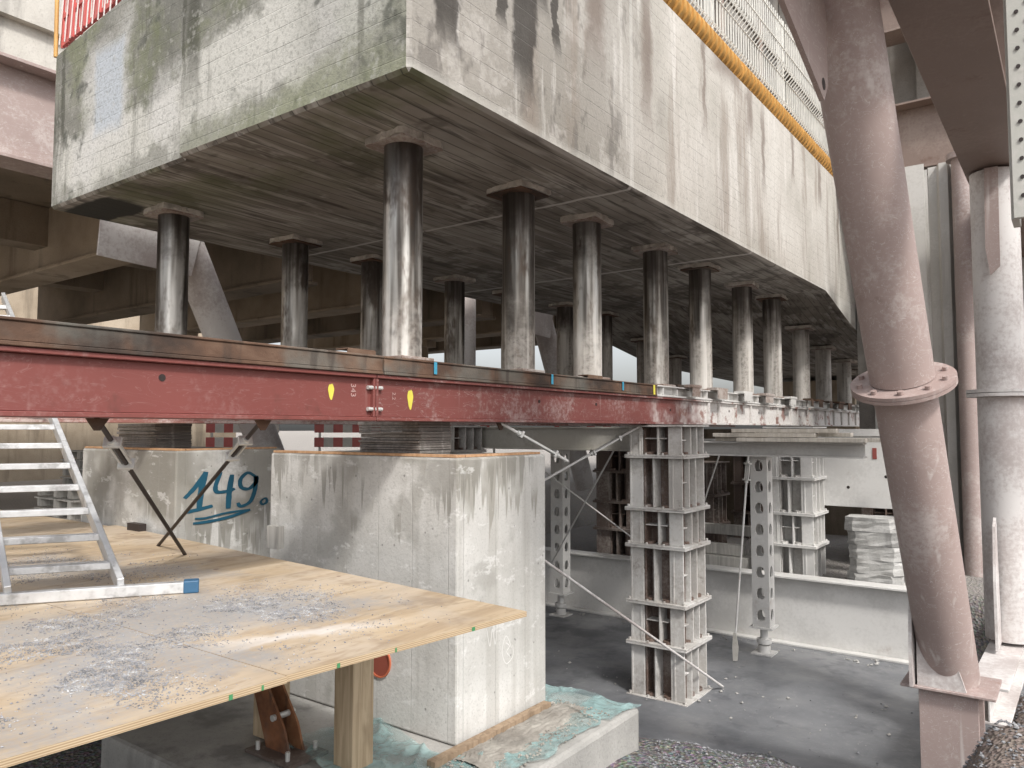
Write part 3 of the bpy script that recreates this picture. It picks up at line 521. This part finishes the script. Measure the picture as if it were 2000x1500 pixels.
stones('gravel',46000,pf,.0014,.0055,'grey gravel scattered over the plywood',3,M_stonel)
def gf(rr):
    x=rr.uniform(-2.6,1.6);y=rr.uniform(3.2,8.2)
    if x<-2.4 and y<5.1:return None
    z=gz(x,y)
    if z<-2.6: return (x,y,-2.61) if rr.random()<.02 else None
    return (x,y,z)
stones('loose_gravel',18000,gf,.004,.017,'loose crushed stone over the bank',5)
def rf(rr):
    x=rr.uniform(-7,-1.2);y=rr.choice([rr.gauss(9.45,.08),rr.gauss(9.45,.08),rr.gauss(7.2,.4)]);return (x,y,-2.61) if y<9.6 else None
stones('rubble',350,rf,.005,.025,'pale mortar crumbs on the cement floor',8,M_slab)
def sf(rr):
    x=rr.uniform(-3.06,-2.6);y=rr.uniform(3.3,4.7);return (x,y,-1.925)
stones('slab_rubble',1500,sf,.003,.014,'sandy crumbs on the footing slab',9,M_sand)

# ---------------------------------------------------------------- ladder
Rf=Vector((-3.95,2.02,-.80));Lf=Vector((-4.2,1.6,-.80));Rt=Vector((-8.1,2.95,1.24));Lt=Vector((-8.2,2.62,1.24))
lad=empty('ladder',(-4.05,1.8,-.85),'scratched aluminium ladder standing on the plywood deck','ladder')
dn=((Rt-Rf).normalized()).cross((Rf-Lf).normalized()).normalized()
for p,q in((Rf,Rt),(Lf,Lt)): B().bar(p,q,.032,.095,0,dn).obj('rail',M_alu,parent=lad,bevel=.003,seg=1)
L=(Rt-Rf).length;n=int(L/.28)
for i in range(n):
    t=(.2+i*.28)/L;B().bar(Lf.lerp(Lt,t),Rf.lerp(Rt,t),.085,.035,0,(0,0,1)).obj('rung',M_alu,parent=lad,bevel=.003,seg=1)
B().bar((-4.32,1.42,-.82),(-3.76,2.28,-.82),.06,.055).obj('stabiliser_bar',M_alu,parent=lad,bevel=.004,seg=1)
B().bar((-3.775,2.257,-.817),(-3.735,2.32,-.817),.072,.064).obj('end_cap',M_bcap,parent=lad,bevel=.006,seg=2)

GD='threaded tension rods with turnbuckles'
def rod(p,q,r,tb=(.12,.26),mat=None,lab='dark threaded tension rod with clamp plates',plate=True):
    p=Vector(p);q=Vector(q);d=(q-p).normalized();m=mat or M_dark
    o=B().cyl(p,q,r,10).obj('tension_rod',m,label=lab,cat='tension rod',group=GD)
    if tb:
        a=p.lerp(q,tb[0]);c=p.lerp(q,tb[1]);s=d.cross(Vector((0,0,1))).normalized()*r*2.0
        b=B();b.bar(a+s,c+s,r*1.0,r*1.4);b.bar(a-s,c-s,r*1.0,r*1.4)
        for e in(a,c): b.bar(e-d*r*.8,e+d*r*.8,r*6.5,r*4.5)
        b.obj('turnbuckle',M_zinc,parent=o,bevel=.002,seg=1)
        for e in(a-d*.02,c+d*.02): B().cyl(e-d*.014,e+d*.014,r*2.0,6).obj('nut',M_zinc,parent=o)
    if plate:
        B().prism([p+Vector((0,-.05,.0)),p+Vector((0,.05,.0)),p+Vector((0,.012,-.055)),p+Vector((0,-.012,-.055))],(.012,0,0)).obj('lug',M_rust,parent=o)
    return o
rod((-3.5,1.66,.048),(-4.95,2.98,-.88),.012,(.12,.24));rod((-3.5,2.52,.048),(-5.5,3.06,-.88),.012,(.12,.22))
DR='thin dusty steel bracing rod near the tower'
rod((-3.5,4.62,.048),(-3.2,5.1,-.25),.012,(.3,.8),M_white,'dusty tension rod under the beam')
rod((-3.5,7.0,.048),(-4.75,5.0,-1.1),.012,(.12,.24),M_white,'dusty tension rod under the beam')
rod((-3.5,5.1,-1.0),(-2.95,7.6,-2.58),.012,None,M_mauvew,DR,False)
rod((-6.2,8.8,-.4),(-3.9,9.3,-2.0),.010,None,M_white,DR,False)
rod((-4.3,7.9,-.2),(-5.9,8.9,-1.9),.010,None,M_white,DR,False)
rod((-3.6,9.3,-.3),(-4.2,9.5,-1.8),.010,None,M_white,DR,False)
sh=rod((-3.1,8.9,-.3),(-3.19,8.62,-2.36),.012,(.05,.14),M_white,'dusty hanging rod with a flat strap foot',False)
B().prism([(-3.21,8.61,-2.30),(-3.18,8.61,-2.30),(-3.15,8.6,-2.45),(-3.16,8.59,-2.6),(-3.21,8.59,-2.61),(-3.22,8.6,-2.46)],(0,.012,0)).obj('strap',M_olive,parent=sh)

# ---------------------------------------------------------------- crib towers
def tower(x,y,z0,mods,label,mat,mat2,w=.56):
    o=empty('shoring_tower',(x,y,z0),label,'shoring tower','stacked steel shoring towers');z=z0
    for k,h in enumerate(mods):
        b=B();e=w/2+.04;t=.018
        b.box(x-e,x+e,y-e,y+e,z+.001,z+t);b.box(x-e,x+e,y-e,y+e,z+h-t,z+h-.001)
        a0,a1=z+t+.0005,z+h-t-.0005;c=w/2;q=.008;m=.13
        b.box(x-m-.0,x+m+.0,y-m+.02,y+m-.02,a0+.0001,a1-.0001,1)
        for dd in(-m,m):
            b.box(x+dd-q,x+dd+q,y-c+.03,y+c-.03,a0+.0002,a1-.0002,1)
        for sg in(-1,1):
            b.box(x-m-.1,x+m+.1,y+sg*(m-.01)-.005,y+sg*(m-.01)+.005,a0+.0003,a1-.0003,1)
            for dd in ((-m-.04,.03) if k%2 else (-.02,m+.05)):
                b.box(x+dd-.009,x+dd+.009,min(y+sg*(m-.003),y+sg*c),max(y+sg*(m-.003),y+sg*c),a0+.0004,a1-.0004)
            for dd in ((-c+.015,-.05,.10,c-.015) if k%2 else (-c+.015,-.10,.06,c-.015)):
                b.box(min(x+sg*(m+q+.0005),x+sg*c),max(x+sg*(m+q+.0005),x+sg*c),y+dd-.009,y+dd+.009,a0+.0006,a1-.0006)
            b.box(x-c+.0,x-c+.02,y+sg*(c-.05)-.05,y+sg*(c-.05)+.05,a0+.0012,a1-.0012)
            b.box(min(x+sg*(m+.01),x+sg*(c-.02)),max(x+sg*(m+.01),x+sg*(c-.02)),y-c+.04,y-.12,z+h*.5,z+h*.5+.012)
            if k%2: b.box(x-m+.0,x+m-.02,min(y+sg*(m-.003),y+sg*(c-.03)),max(y+sg*(m-.003),y+sg*(c-.03)),z+h*.55,z+h*.55+.012)
        for px_,py_ in((x+c-.075,y-.02),(x+c-.075,y+.17),(x-.1,y-c+.07),(x+.1,y-c+.07)):
            b.cyl((px_,py_,a0+.0005),(px_,py_,a0+.026),.062,16,1)
        for sx in(-1,1):
            for sy in(-1,1): b.cyl((x+sx*(e-.03),y+sy*(e-.03),z-.022),(x+sx*(e-.03),y+sy*(e-.03),z+.040),.014,6)
            b.cyl((x+sx*.09,y-e+.02,z-.02),(x+sx*.09,y-e+.02,z+.036),.012,6)
        b.obj('crib_section',[mat,mat2],parent=o,bevel=.002,seg=1);z+=h
    return o,z
tower(-3.36,7.25,-2.62,[.52,.40,.55,.36,.52,.31],'stacked brown steel cribbing tower sprayed with pale dust',M_tower,M_pocket)
tower(-2.98,10.35,-1.93,[.45,.4,.45,.4,.26],'pale dusty steel cribbing tower behind the girder',M_white,M_tower)
tower(-5.5,10.5,-1.93,[.45,.4,.45,.4,.26],'dark brown steel cribbing tower behind the girder',M_towerd,M_pocket,.72)
tower(-4.6,13.5,-1.95,[.5,.5,.5,.45],'dark brown steel cribbing tower behind the girder',M_towerd,M_pocket)
tower(-2.2,12.0,-1.95,[.5,.5,.4],'dark brown steel cribbing tower behind the girder',M_pack,M_pocket)
tower(-4.7,11.4,-1.95,[.5,.45,.5],'dark brown steel cribbing tower behind the girder',M_towerd,M_pocket)
tower(-6.3,7.3,-2.62,[.52,.40,.55,.36,.52,.31],'stacked brown steel cribbing tower sprayed with pale dust',M_tower,M_pocket)

def prop(x,y,z0,z1,label):
    o=empty('shoring_prop',(x,y,z0),label,'shoring prop','perforated steel shoring props');w=.20;b=B();zb=z0+.32;n=int((z1-zb)/.24);ch=(z1-zb)/n
    for ax in(0,1):
        for sg in(-1,1):
            for k in range(n):
                zc=zb+ch*(k+.5);ring=[];out=[];m=16
                for i in range(m):
                    t=2*math.pi*i/m;u=.05*math.cos(t);v=.08*math.sin(t) if math.sin(t)>0 else .05*max(-1,math.sin(t)*1.3);ring.append((u,v))
                    c,s_=math.cos(t),math.sin(t);q=1/max(abs(c),abs(s_));out.append((c*q*w/2,s_*q*ch/2))
                def T(u,v,d): 
                    return (x+u,y+sg*(w/2+d),zc+v) if ax==0 else (x+sg*(w/2-.002+d),y+u*.97,zc+v)
                vs=[T(u,v,0) for u,v in out]+[T(u,v,0) for u,v in ring]+[T(u,v,-.02) for u,v in ring]
                fs=[(i,(i+1)%m,m+(i+1)%m,m+i) for i in range(m)]+[(m+i,m+(i+1)%m,2*m+(i+1)%m,2*m+i) for i in range(m)];b.add(vs,fs)
    b.obj('perforated_shaft',M_white,parent=o)
    B().cyl((x,y,z0+.1),(x,y,zb),.045,16).cyl((x,y,z0+.12),(x,y,z0+.17),.085,12).box(x-.13,x+.13,y-.13,y+.13,zb-.02,zb-.001).obj('screw_jack',M_white,parent=o)
    B().box(x-.12,x+.12,y-.12,y+.12,z0,z0+.018).cyl((x,y,z0+.018),(x,y,z0+.1),.07,16).obj('foot_plate',M_white,parent=o)
    B().box(x-.13,x+.13,y-.13,y+.13,z1+.001,z1+.02).obj('head_plate',M_white,parent=o)
prop(-5.93,9.25,-2.61,-.30,'white perforated shoring prop on the cement floor');prop(-3.02,9.1,-2.61,-.32,'white perforated shoring prop on the cement floor')
GX='cross beams under the bearing beams'
B().ibeam((-6.9,7.75,-.11),(-3.72,7.75,-.11),.27,.24,.16,.018).obj('cross_beam',M_olive,label='pale grey olive steel cross beam under the red beam',cat='steel beam',group=GX,bevel=.002,seg=1)
B().ibeam((-4.0,8.5,-.22),(-1.75,8.5,-.22),.16,.20,.012,.018).obj('cross_beam',M_white,label='white dusted cross beam poking past the tower',cat='steel beam',group=GX,bevel=.002,seg=1)
B().ibeam((-3.9,9.1,-.20),(-2.2,9.1,-.20),.16,.18,.012,.02).obj('cross_beam',M_white,label='white dusted cross beam poking past the tower',cat='steel beam',group=GX,bevel=.002,seg=1)
M_plank=timber('pale dusty plank',(.46,.42,.36),(.62,.58,.52))
for i,(x0,x1,y,z) in enumerate([(-3.0,-1.7,8.3,-.115),(-3.3,-1.5,8.46,-.112),(-2.9,-1.9,8.6,-.06),(-3.3,-2.2,8.38,-.066),(-3.1,-2.0,8.42,-.018)]):
    B().bar((x0,y,z),(x1,y+.03,z),.14,.042).obj('timber_plank',M_plank,label='pale dusty plank lying on the cross beam',cat='timber',group='dusty planks on the cross beams',bevel=.003,seg=1)
B().ibeam((-6.9,9.2,-.19),(-4.2,9.2,-.19),.16,.18,.012,.02).obj('cross_beam',M_white,label='white dusted cross beam over a shoring prop',cat='steel beam',group=GX,bevel=.002,seg=1)
B().ibeam((-9.0,9.72,-2.20),(-1.2,9.72,-2.20),.82,.26,.016,.024).obj('floor_girder',M_white,label='long white plate girder lying across the floor',cat='girder',bevel=.003,seg=1)
b=B().box(-2.75,-1.45,10.62,10.68,-1.0,0.0)
b.box(-2.75,-1.45,10.59,10.6195,-.09,0.0);b.box(-1.53,-1.45,10.59,10.6195,-1.0,-.091);b.box(-1.8,-1.45,10.621,10.679,-1.9,-1.001);o=b.obj('steel_hoarding',M_white,label='white steel hoarding with small bolt holes',cat='steel panel',bevel=.003,seg=1)
for x,z in((-2.3,-.35),(-1.95,-.6),(-2.4,-.75)): B().cyl((x,10.6185,z),(x,10.62,z),.02,12).obj('bolt_hole',M_dark,parent=o)
B().box(-2.10,-2.05,10.613,10.6196,-.38,-.24).obj('red_label',M_label,parent=o)
o=empty('wrapped_stack',(-1.98,10.15,-1.9),'stack of boards wrapped in dirty grey plastic film','wrapped stack')
rr=random.Random(4)
for k in range(5):
    z=-1.88+k*.165;s=rr.uniform(-.04,.04);P=[]
    for zz in(z,z+.04,z+.08,z+.12,z+.162):
        for i in range(16):
            t=2*math.pi*i/16+.2;q=1/max(abs(math.cos(t)),abs(math.sin(t)));P.append((-1.98+s+math.cos(t)*q*.30+rr.uniform(-.012,.012),10.15+math.sin(t)*q*.2+rr.uniform(-.012,.012),zz+rr.uniform(-.004,.004)))
    B().add(P,[(r*16+i,r*16+(i+1)%16,(r+1)*16+(i+1)%16,(r+1)*16+i) for r in range(4) for i in range(16)]+[tuple(range(15,-1,-1)),tuple(range(64,80))]).obj('wrapped_layer',M_pwhite,parent=o)
B().box(-1.7,-1.62,10.2,10.3,-1.9,-.2).obj('timber_stud',M_gtim,label='pale upright timber behind the wrapped stack',cat='timber')
for i,(x0,x1,y,z) in enumerate([(-4.9,-3.6,10.3,-1.8),(-4.8,-3.5,10.45,-1.8),(-4.9,-3.7,10.38,-1.65),(-5.0,-3.4,10.9,-1.45)]):
    B().bar((x0,y,z),(x1,y,z),.14,.14).obj('timber_baulk',M_gtim,label='square timber baulk stacked behind the floor girder',cat='timber',group='timber baulks behind the girder',bevel=.004,seg=1)
B().box(-7.0,-2.9,14.6,14.7,-1.9,.0).obj('hoarding_wall',M_dk,label='dark brown hoarding behind the towers',cat='wall')

# ---------------------------------------------------------------- right steel frame
fr=empty('inclined_brace',(-.72,5.95,-1.72),'dusty mauve painted inclined steel tube brace with bolted flange','steel brace')
def ax(z): return Vector((-.735-.045*(z+1.6),5.93-.478*(z+1.6),z))
zf=.27
B().cyl(ax(-1.66),ax(zf-.02),.172,48).obj('lower_tube',M_mauve,parent=fr)
B().cyl(ax(zf+.03),ax(3.4),.176,48).obj('upper_tube',M_mauve,parent=fr)
d=(ax(1)-ax(0)).normalized();fc=ax(zf+.005)
B().cyl(fc-d*.022,fc-d*.0015,.285,48).cyl(fc+d*.0015,fc+d*.022,.285,48).obj('flange',M_flange,parent=fr,bevel=.003,seg=1)
a_=d.orthogonal().normalized();b_=d.cross(a_)
for i in range(10):
    t=2*math.pi*i/10+.2;c=fc+(a_*math.cos(t)+b_*math.sin(t))*.238;B().cyl(c-d*.045,c+d*.045,.018,6).obj('flange_bolt',M_flange,parent=fr)
gx=-.97
B().prism([(gx,2.9,3.4),(gx,3.12,1.98),(gx,3.25,1.84),(gx,3.90,1.62),(gx,3.98,1.72),(gx,3.95,3.4)],(.024,0,0)).obj('gusset_plate',M_mauve,parent=fr,bevel=.003,seg=1)
B().cyl((gx-.002,3.89,1.70),(gx+.026,3.89,1.70),.03,12).obj('gusset_hole',M_dark,parent=fr)
B().box(-1.0,-.46,5.72,6.2,-1.70,-1.68).obj('base_plate',M_flange,parent=fr,bevel=.004,seg=1)
B().prism([(-.935,5.66,-1.679),(-.935,5.66,-1.4),(-.935,5.72,-1.05),(-.935,5.80,-1.02),(-.935,6.0,-1.679)],(.02,0,0)).obj('rib',M_mauvew,parent=fr,bevel=.002,seg=1)
B().prism([(-.9,5.735,-1.679),(-.9,5.75,-1.05),(-.82,5.735,-1.0),(-.62,5.735,-1.679)],(0,.02,0)).obj('rib',M_mauvew,parent=fr,bevel=.002,seg=1)
B().ibeam((-.73,5.95,-2.7),(-.73,5.95,-1.702),.36,.34,.018,.024,0,(0,1,0)).obj('stub_column',M_mauve,label='short mauve steel column under the brace foot',cat='steel column',bevel=.003,seg=1)
B().ibeam((-.55,6.3,-1.90),(-.45,11.5,-1.90),.26,.24,.014,.02).obj('base_girder',M_mauvew,label='dusty low girder tying the brace feet together',cat='girder',bevel=.003,seg=1)
col=empty('vertical_tube_column',(-.5,7.7,-1.75),'whitish dusty vertical steel tube column with flange','steel column')
B().cyl((-.5,7.7,-1.74),(-.5,7.7,.27),.18,40).obj('lower_tube',M_mauvew,parent=col);B().cyl((-.5,7.7,.335),(-.5,7.7,2.2),.18,40).obj('upper_tube',M_mauvew,parent=col)
B().cyl((-.5,7.7,.272),(-.5,7.7,.30),.26,40).cyl((-.5,7.7,.305),(-.5,7.7,.333),.26,40).obj('flange',M_mauvew,parent=col,bevel=.002,seg=1)
B().prism([(-.57,7.2,-1.74),(-.57,7.2,-1.2),(-.57,7.3,-.78),(-.57,7.42,-.72),(-.57,7.53,-1.74)],(.02,0,0)).obj('rib',M_mauvew,parent=col)
B().prism([(-.55,7.46,2.19),(-.45,7.46,2.19),(-.46,7.46,1.35),(-.53,7.46,1.28),(-.56,7.46,1.5)],(0,.02,0)).obj('gusset_plate',M_mauve,parent=col)
GG='brown overhead steel girders'
b=B().ibeam((-.50,3.0,2.72),(-.50,13,2.72),1.0,.42,.02,.035)
for yy in (4.6,6.2,7.7,9.3): b.box(-.70,-.511,yy,yy+.02,2.26,3.18);b.box(-.489,-.3,yy,yy+.02,2.26,3.18)
b.obj('overhead_girder',M_brown,label='brown overhead plate girder resting on tube columns',cat='girder',group=GG,bevel=.003,seg=1)
B().ibeam((-2.7,12.3,4.2),(3.0,12.3,4.2),1.0,.5,.02,.03).obj('overhead_girder',M_brown,label='brown transverse overhead girder',cat='girder',group=GG,bevel=.003,seg=1)
B().ibeam((-2.7,12.3,6.3),(3.0,12.3,6.3),1.0,.5,.02,.03).obj('overhead_girder',M_brown,label='brown transverse overhead girder',cat='girder',group=GG,bevel=.003,seg=1)
B().ibeam((-.7,6.0,3.8),(3.0,6.0,3.8),1.0,.4,.02,.03).obj('overhead_girder',M_brown,label='brown transverse overhead girder',cat='girder',group=GG,bevel=.003,seg=1)
b=B().box(-2.79,4,13.2,13.5,-1.9,13)
for k in range(7): b.box(-2.7+k*.9,-2.4+k*.9,13.0,13.1995,5.0,12.9)
b.obj('tall_steel_wall',M_via,label='grey brown framed wall behind the girders',cat='wall')
o=B().box(-.195,.12,4.1,4.125,.95,3.6).box(-.205,-.175,4.126,4.3,.95,3.6).obj('splice_plate',painted('pale grey green paint',(.46,.46,.42),dust=.3,ramt=.12),label='pale bolted splice plate with rows of holes',cat='steel plate',bevel=.003,seg=1)
for k in range(16):
    for x in(-.155,-.115): B().cyl((x,4.094,1.05+k*.085+(0 if x<-.13 else .04)),(x,4.0995,1.05+k*.085+(0 if x<-.13 else .04)),.009,10).obj('bolt',M_dark,parent=o)
GS='tall pale steel sheet screens'
def sheet(x0,x1,y,z0,z1,mat,p=.16,d=.07,lab='tall pale corrugated steel screen'):
    b=B();xs_=[];x=x0
    while x<x1:
        xs_+= [(x,y),(x+p*.35,y),(x+p*.5,y-d),(x+p*.85,y-d)];x+=p
    b.add([(a,c,z) for z in(z0,z1) for a,c in xs_],[(i,i+1,len(xs_)+i+1,len(xs_)+i) for i in range(len(xs_)-1)])
    return b.obj('steel_screen',mat,label=lab,cat='steel screen',group=GS)
sheet(-1.95,-1.4,12.55,-1.9,3.69,M_corr,.6,.12);sheet(-1.55,-.2,11.95,-1.9,3.65,M_corr,.30,.12,'dusty grey corrugated steel screen');sheet(-.2,2.5,11.5,-1.9,3.65,M_mauvew,.3,.1,'dusty mauve corrugated steel screen')
B().box(-2.45,-2.02,12.7,12.76,-1.9,3.69).box(-2.45,-2.40,12.66,12.6995,-1.9,3.69).obj('steel_screen',painted('pale green white paint',(.50,.52,.48),dust=.3,ramt=.05),label='tall flat pale green steel screen',cat='steel screen',group=GS)
B().cyl((-1.1,11.7,-1.9),(-1.1,11.7,3.6),.14,24).cyl((-1.1,11.7,3.6),(-1.1,11.7,3.68),.2,24).obj('vertical_tube',M_mauve,label='plain mauve vertical tube by the screens',cat='steel column')
B().ibeam((-1.62,11.2,-1.9),(-1.62,11.2,3.44),.30,.28,.02,.025,0,(0,1,0)).obj('steel_upright',M_corr,label='pale dusty steel upright in front of the screens',cat='steel column')

# ---------------------------------------------------------------- adjacent bridge
XL=-8.35
B().box(-17,-8.6,-4,16.2,3.05,3.4).obj('bridge_deck',M_dk,label='dark concrete deck of the neighbouring bridge',cat='bridge',origin=(0,0,0))
for i,y in enumerate((1.9,4.8,6.9,9.0,11.1,13.2,15.3)):
    B().box(-16.8,-8.7,y-.17,y+.17,2.2 if i<2 else 2.1,3.045).box(-16.8,-8.7,y-.26,y+.26,(2.2 if i<2 else 2.1)-.05,(2.2 if i<2 else 2.1)-.001).obj('deck_beam',M_old if i%2 else M_dk,label='brown transverse beam under the neighbouring deck',cat='bridge beam',group='transverse beams under the neighbouring deck',bevel=.01,seg=1)
for x in (-11.5,-14.3): B().box(x-.2,x+.2,-3.9,16.1,2.5,3.04).obj('deck_stringer',M_dk,label='long stringer under the neighbouring deck',cat='bridge beam',group='stringers under the neighbouring deck')
B().ibeam((XL,0.2,3.1),(XL,16.3,3.1),1.0,.40,.02,.035).obj('edge_girder',M_mauve,label='mauve painted edge girder of the neighbouring bridge',cat='girder',bevel=.003,seg=1)
B().box(-9.9,-9.4,-6,16.1,4.6,5.6).box(-9.8,-9.5,-6,16.1,3.405,4.599).obj('parapet',conc_plain('pale parapet concrete',(.38,.36,.33),(.50,.48,.44),(.60,.58,.54)),label='pale concrete parapet of the neighbouring bridge',cat='parapet')
b=B().box(-20.5,-20,-6,13.5,-1.4,3.6)
for zz in (1.0,2.4): b.box(-19.999,-19.9,-6,13.5,zz,zz+.12)
b.obj('retaining_wall',M_old,label='beige brown retaining wall beyond the neighbouring deck',cat='wall')
for x,y in((-15.5,4.8),(-15.5,9.0),(-12.5,13.2)): B().cyl((x,y,-1.3),(x,y,1.99),.3,24).box(x-.5,x+.5,y-.16,y+.16,1.9,2.045).obj('deck_pillar',M_old,label='round concrete pillar under the neighbouring deck',cat='pillar',group='round pillars under the neighbouring deck')
def axl(z,y0): return Vector((XL,y0-.485*(z-2.08),z))
for y0 in (4.95,12.4):
    o=B().cyl(axl(-1.2,y0),axl(2.6,y0),.205,32).obj('inclined_tube',M_mauvew,label='whitish inclined steel tube beneath the edge girder',cat='steel brace',group='inclined tubes beneath the edge girder')
    B().prism([(XL+.22,y0-1.1,2.6),(XL+.22,y0-1.15,1.8),(XL+.22,y0-.1,1.75),(XL+.22,y0+.1,2.6)],(.02,0,0)).obj('gusset_plate',M_mauvew,parent=o)
B().cyl((XL,10.0,-1.2),(XL,10.0,2.6),.205,32).obj('vertical_tube',M_mauvew,label='whitish vertical tube beneath the edge girder',cat='steel column')
def barrier(x,y,rz):
    o=empty('road_barrier',(x,y,gz(x,y)),'red and white striped road barrier on posts','barrier','striped road barriers')
    ca,sa=math.cos(rz),math.sin(rz);z0=gz(x,y)
    for zz in(.95,1.25):
        b=B()
        for k in range(8): 
            p=Vector((x+ca*(-.8+k*.2),y+sa*(-.8+k*.2),z0+zz));q=Vector((x+ca*(-.6+k*.2),y+sa*(-.6+k*.2),z0+zz));b.bar(p,q,.03,.2,k%2)
        b.obj('striped_board',[M_barr,M_chalk],parent=o)
    for k in(-.7,.7): B().cyl((x+ca*k-sa*.04,y+sa*k+ca*.04,z0-.02),(x+ca*k-sa*.04,y+sa*k+ca*.04,z0+1.4),.025,10).bx((x+ca*k,y+sa*k,z0+.05),.3,.5,.1).obj('post',M_zinc,parent=o)
barrier(-12.2,11.0,.6);barrier(-10.5,12.5,.7);barrier(-14,9.6,.5);barrier(-9.8,16.5,.6)
def pallet(x,y,z,n):
    o=empty('pallet_stack',(x,y,z),'stack of weathered timber pallets','pallets','pallet stacks')
    for k in range(n):
        b=B();zz=z+k*.15
        for i in range(5): b.box(x-.6,x+.6,y-.4+i*.18,y-.3+i*.18,zz+.11,zz+.13)
        for i in(-.5,0,.42): b.box(x+i,x+i+.1,y-.4,y+.42,zz+.002,zz+.109)
        b.obj('pallet',M_gtim,parent=o)
for (x,y,n) in((-11.5,5.3,3),(-13.5,6.5,6),(-15.5,3.2,7),(-12.6,8.2,5)): pallet(x,y,gz(x,y)-.02,n)

# ---------------------------------------------------------------- lights and camera
for o in bpy.data.objects:
    if o.parent is None: o.location.z+=2.6
cam=bpy.data.cameras.new('Camera');co=bpy.data.objects.new('Camera',cam);C.objects.link(co)
cam.sensor_width=36;cam.lens=27;cam.clip_end=2000;cam.clip_start=.05;co.location=(0,0,2.6);co.rotation_euler=(math.radians(93.36),0,math.radians(36.25));bpy.context.scene.camera=co
sd=Vector((.78,-.42,.95)).normalized()
sun=bpy.data.lights.new('Sun','SUN');sun.energy=3.0;sun.angle=math.radians(7);sun.color=(1,.965,.915);so=bpy.data.objects.new('Sun',sun);C.objects.link(so);so.rotation_euler=sd.to_track_quat('Z','Y').to_euler();so.location=(5,-5,12)
w=bpy.data.worlds.new('World');bpy.context.scene.world=w;w.use_nodes=True;nt=w.node_tree;bg=nt.nodes['Background']
sk=nt.nodes.new('ShaderNodeTexSky');sk.sky_type='NISHITA';sk.sun_disc=False;sk.sun_elevation=math.asin(sd.z);sk.sun_rotation=math.atan2(sd.x,sd.y);sk.dust_density=4;sk.air_density=1.0;sk.ozone_density=1
hs=nt.nodes.new('ShaderNodeHueSaturation');hs.inputs['Saturation'].default_value=.28;hs.inputs['Value'].default_value=1.5
nt.links.new(sk.outputs[0],hs.inputs['Color']);nt.links.new(hs.outputs[0],bg.inputs[0]);bg.inputs[1].default_value=.15
vs=bpy.context.scene.view_settings;vs.view_transform='Standard';vs.look='None';vs.exposure=0
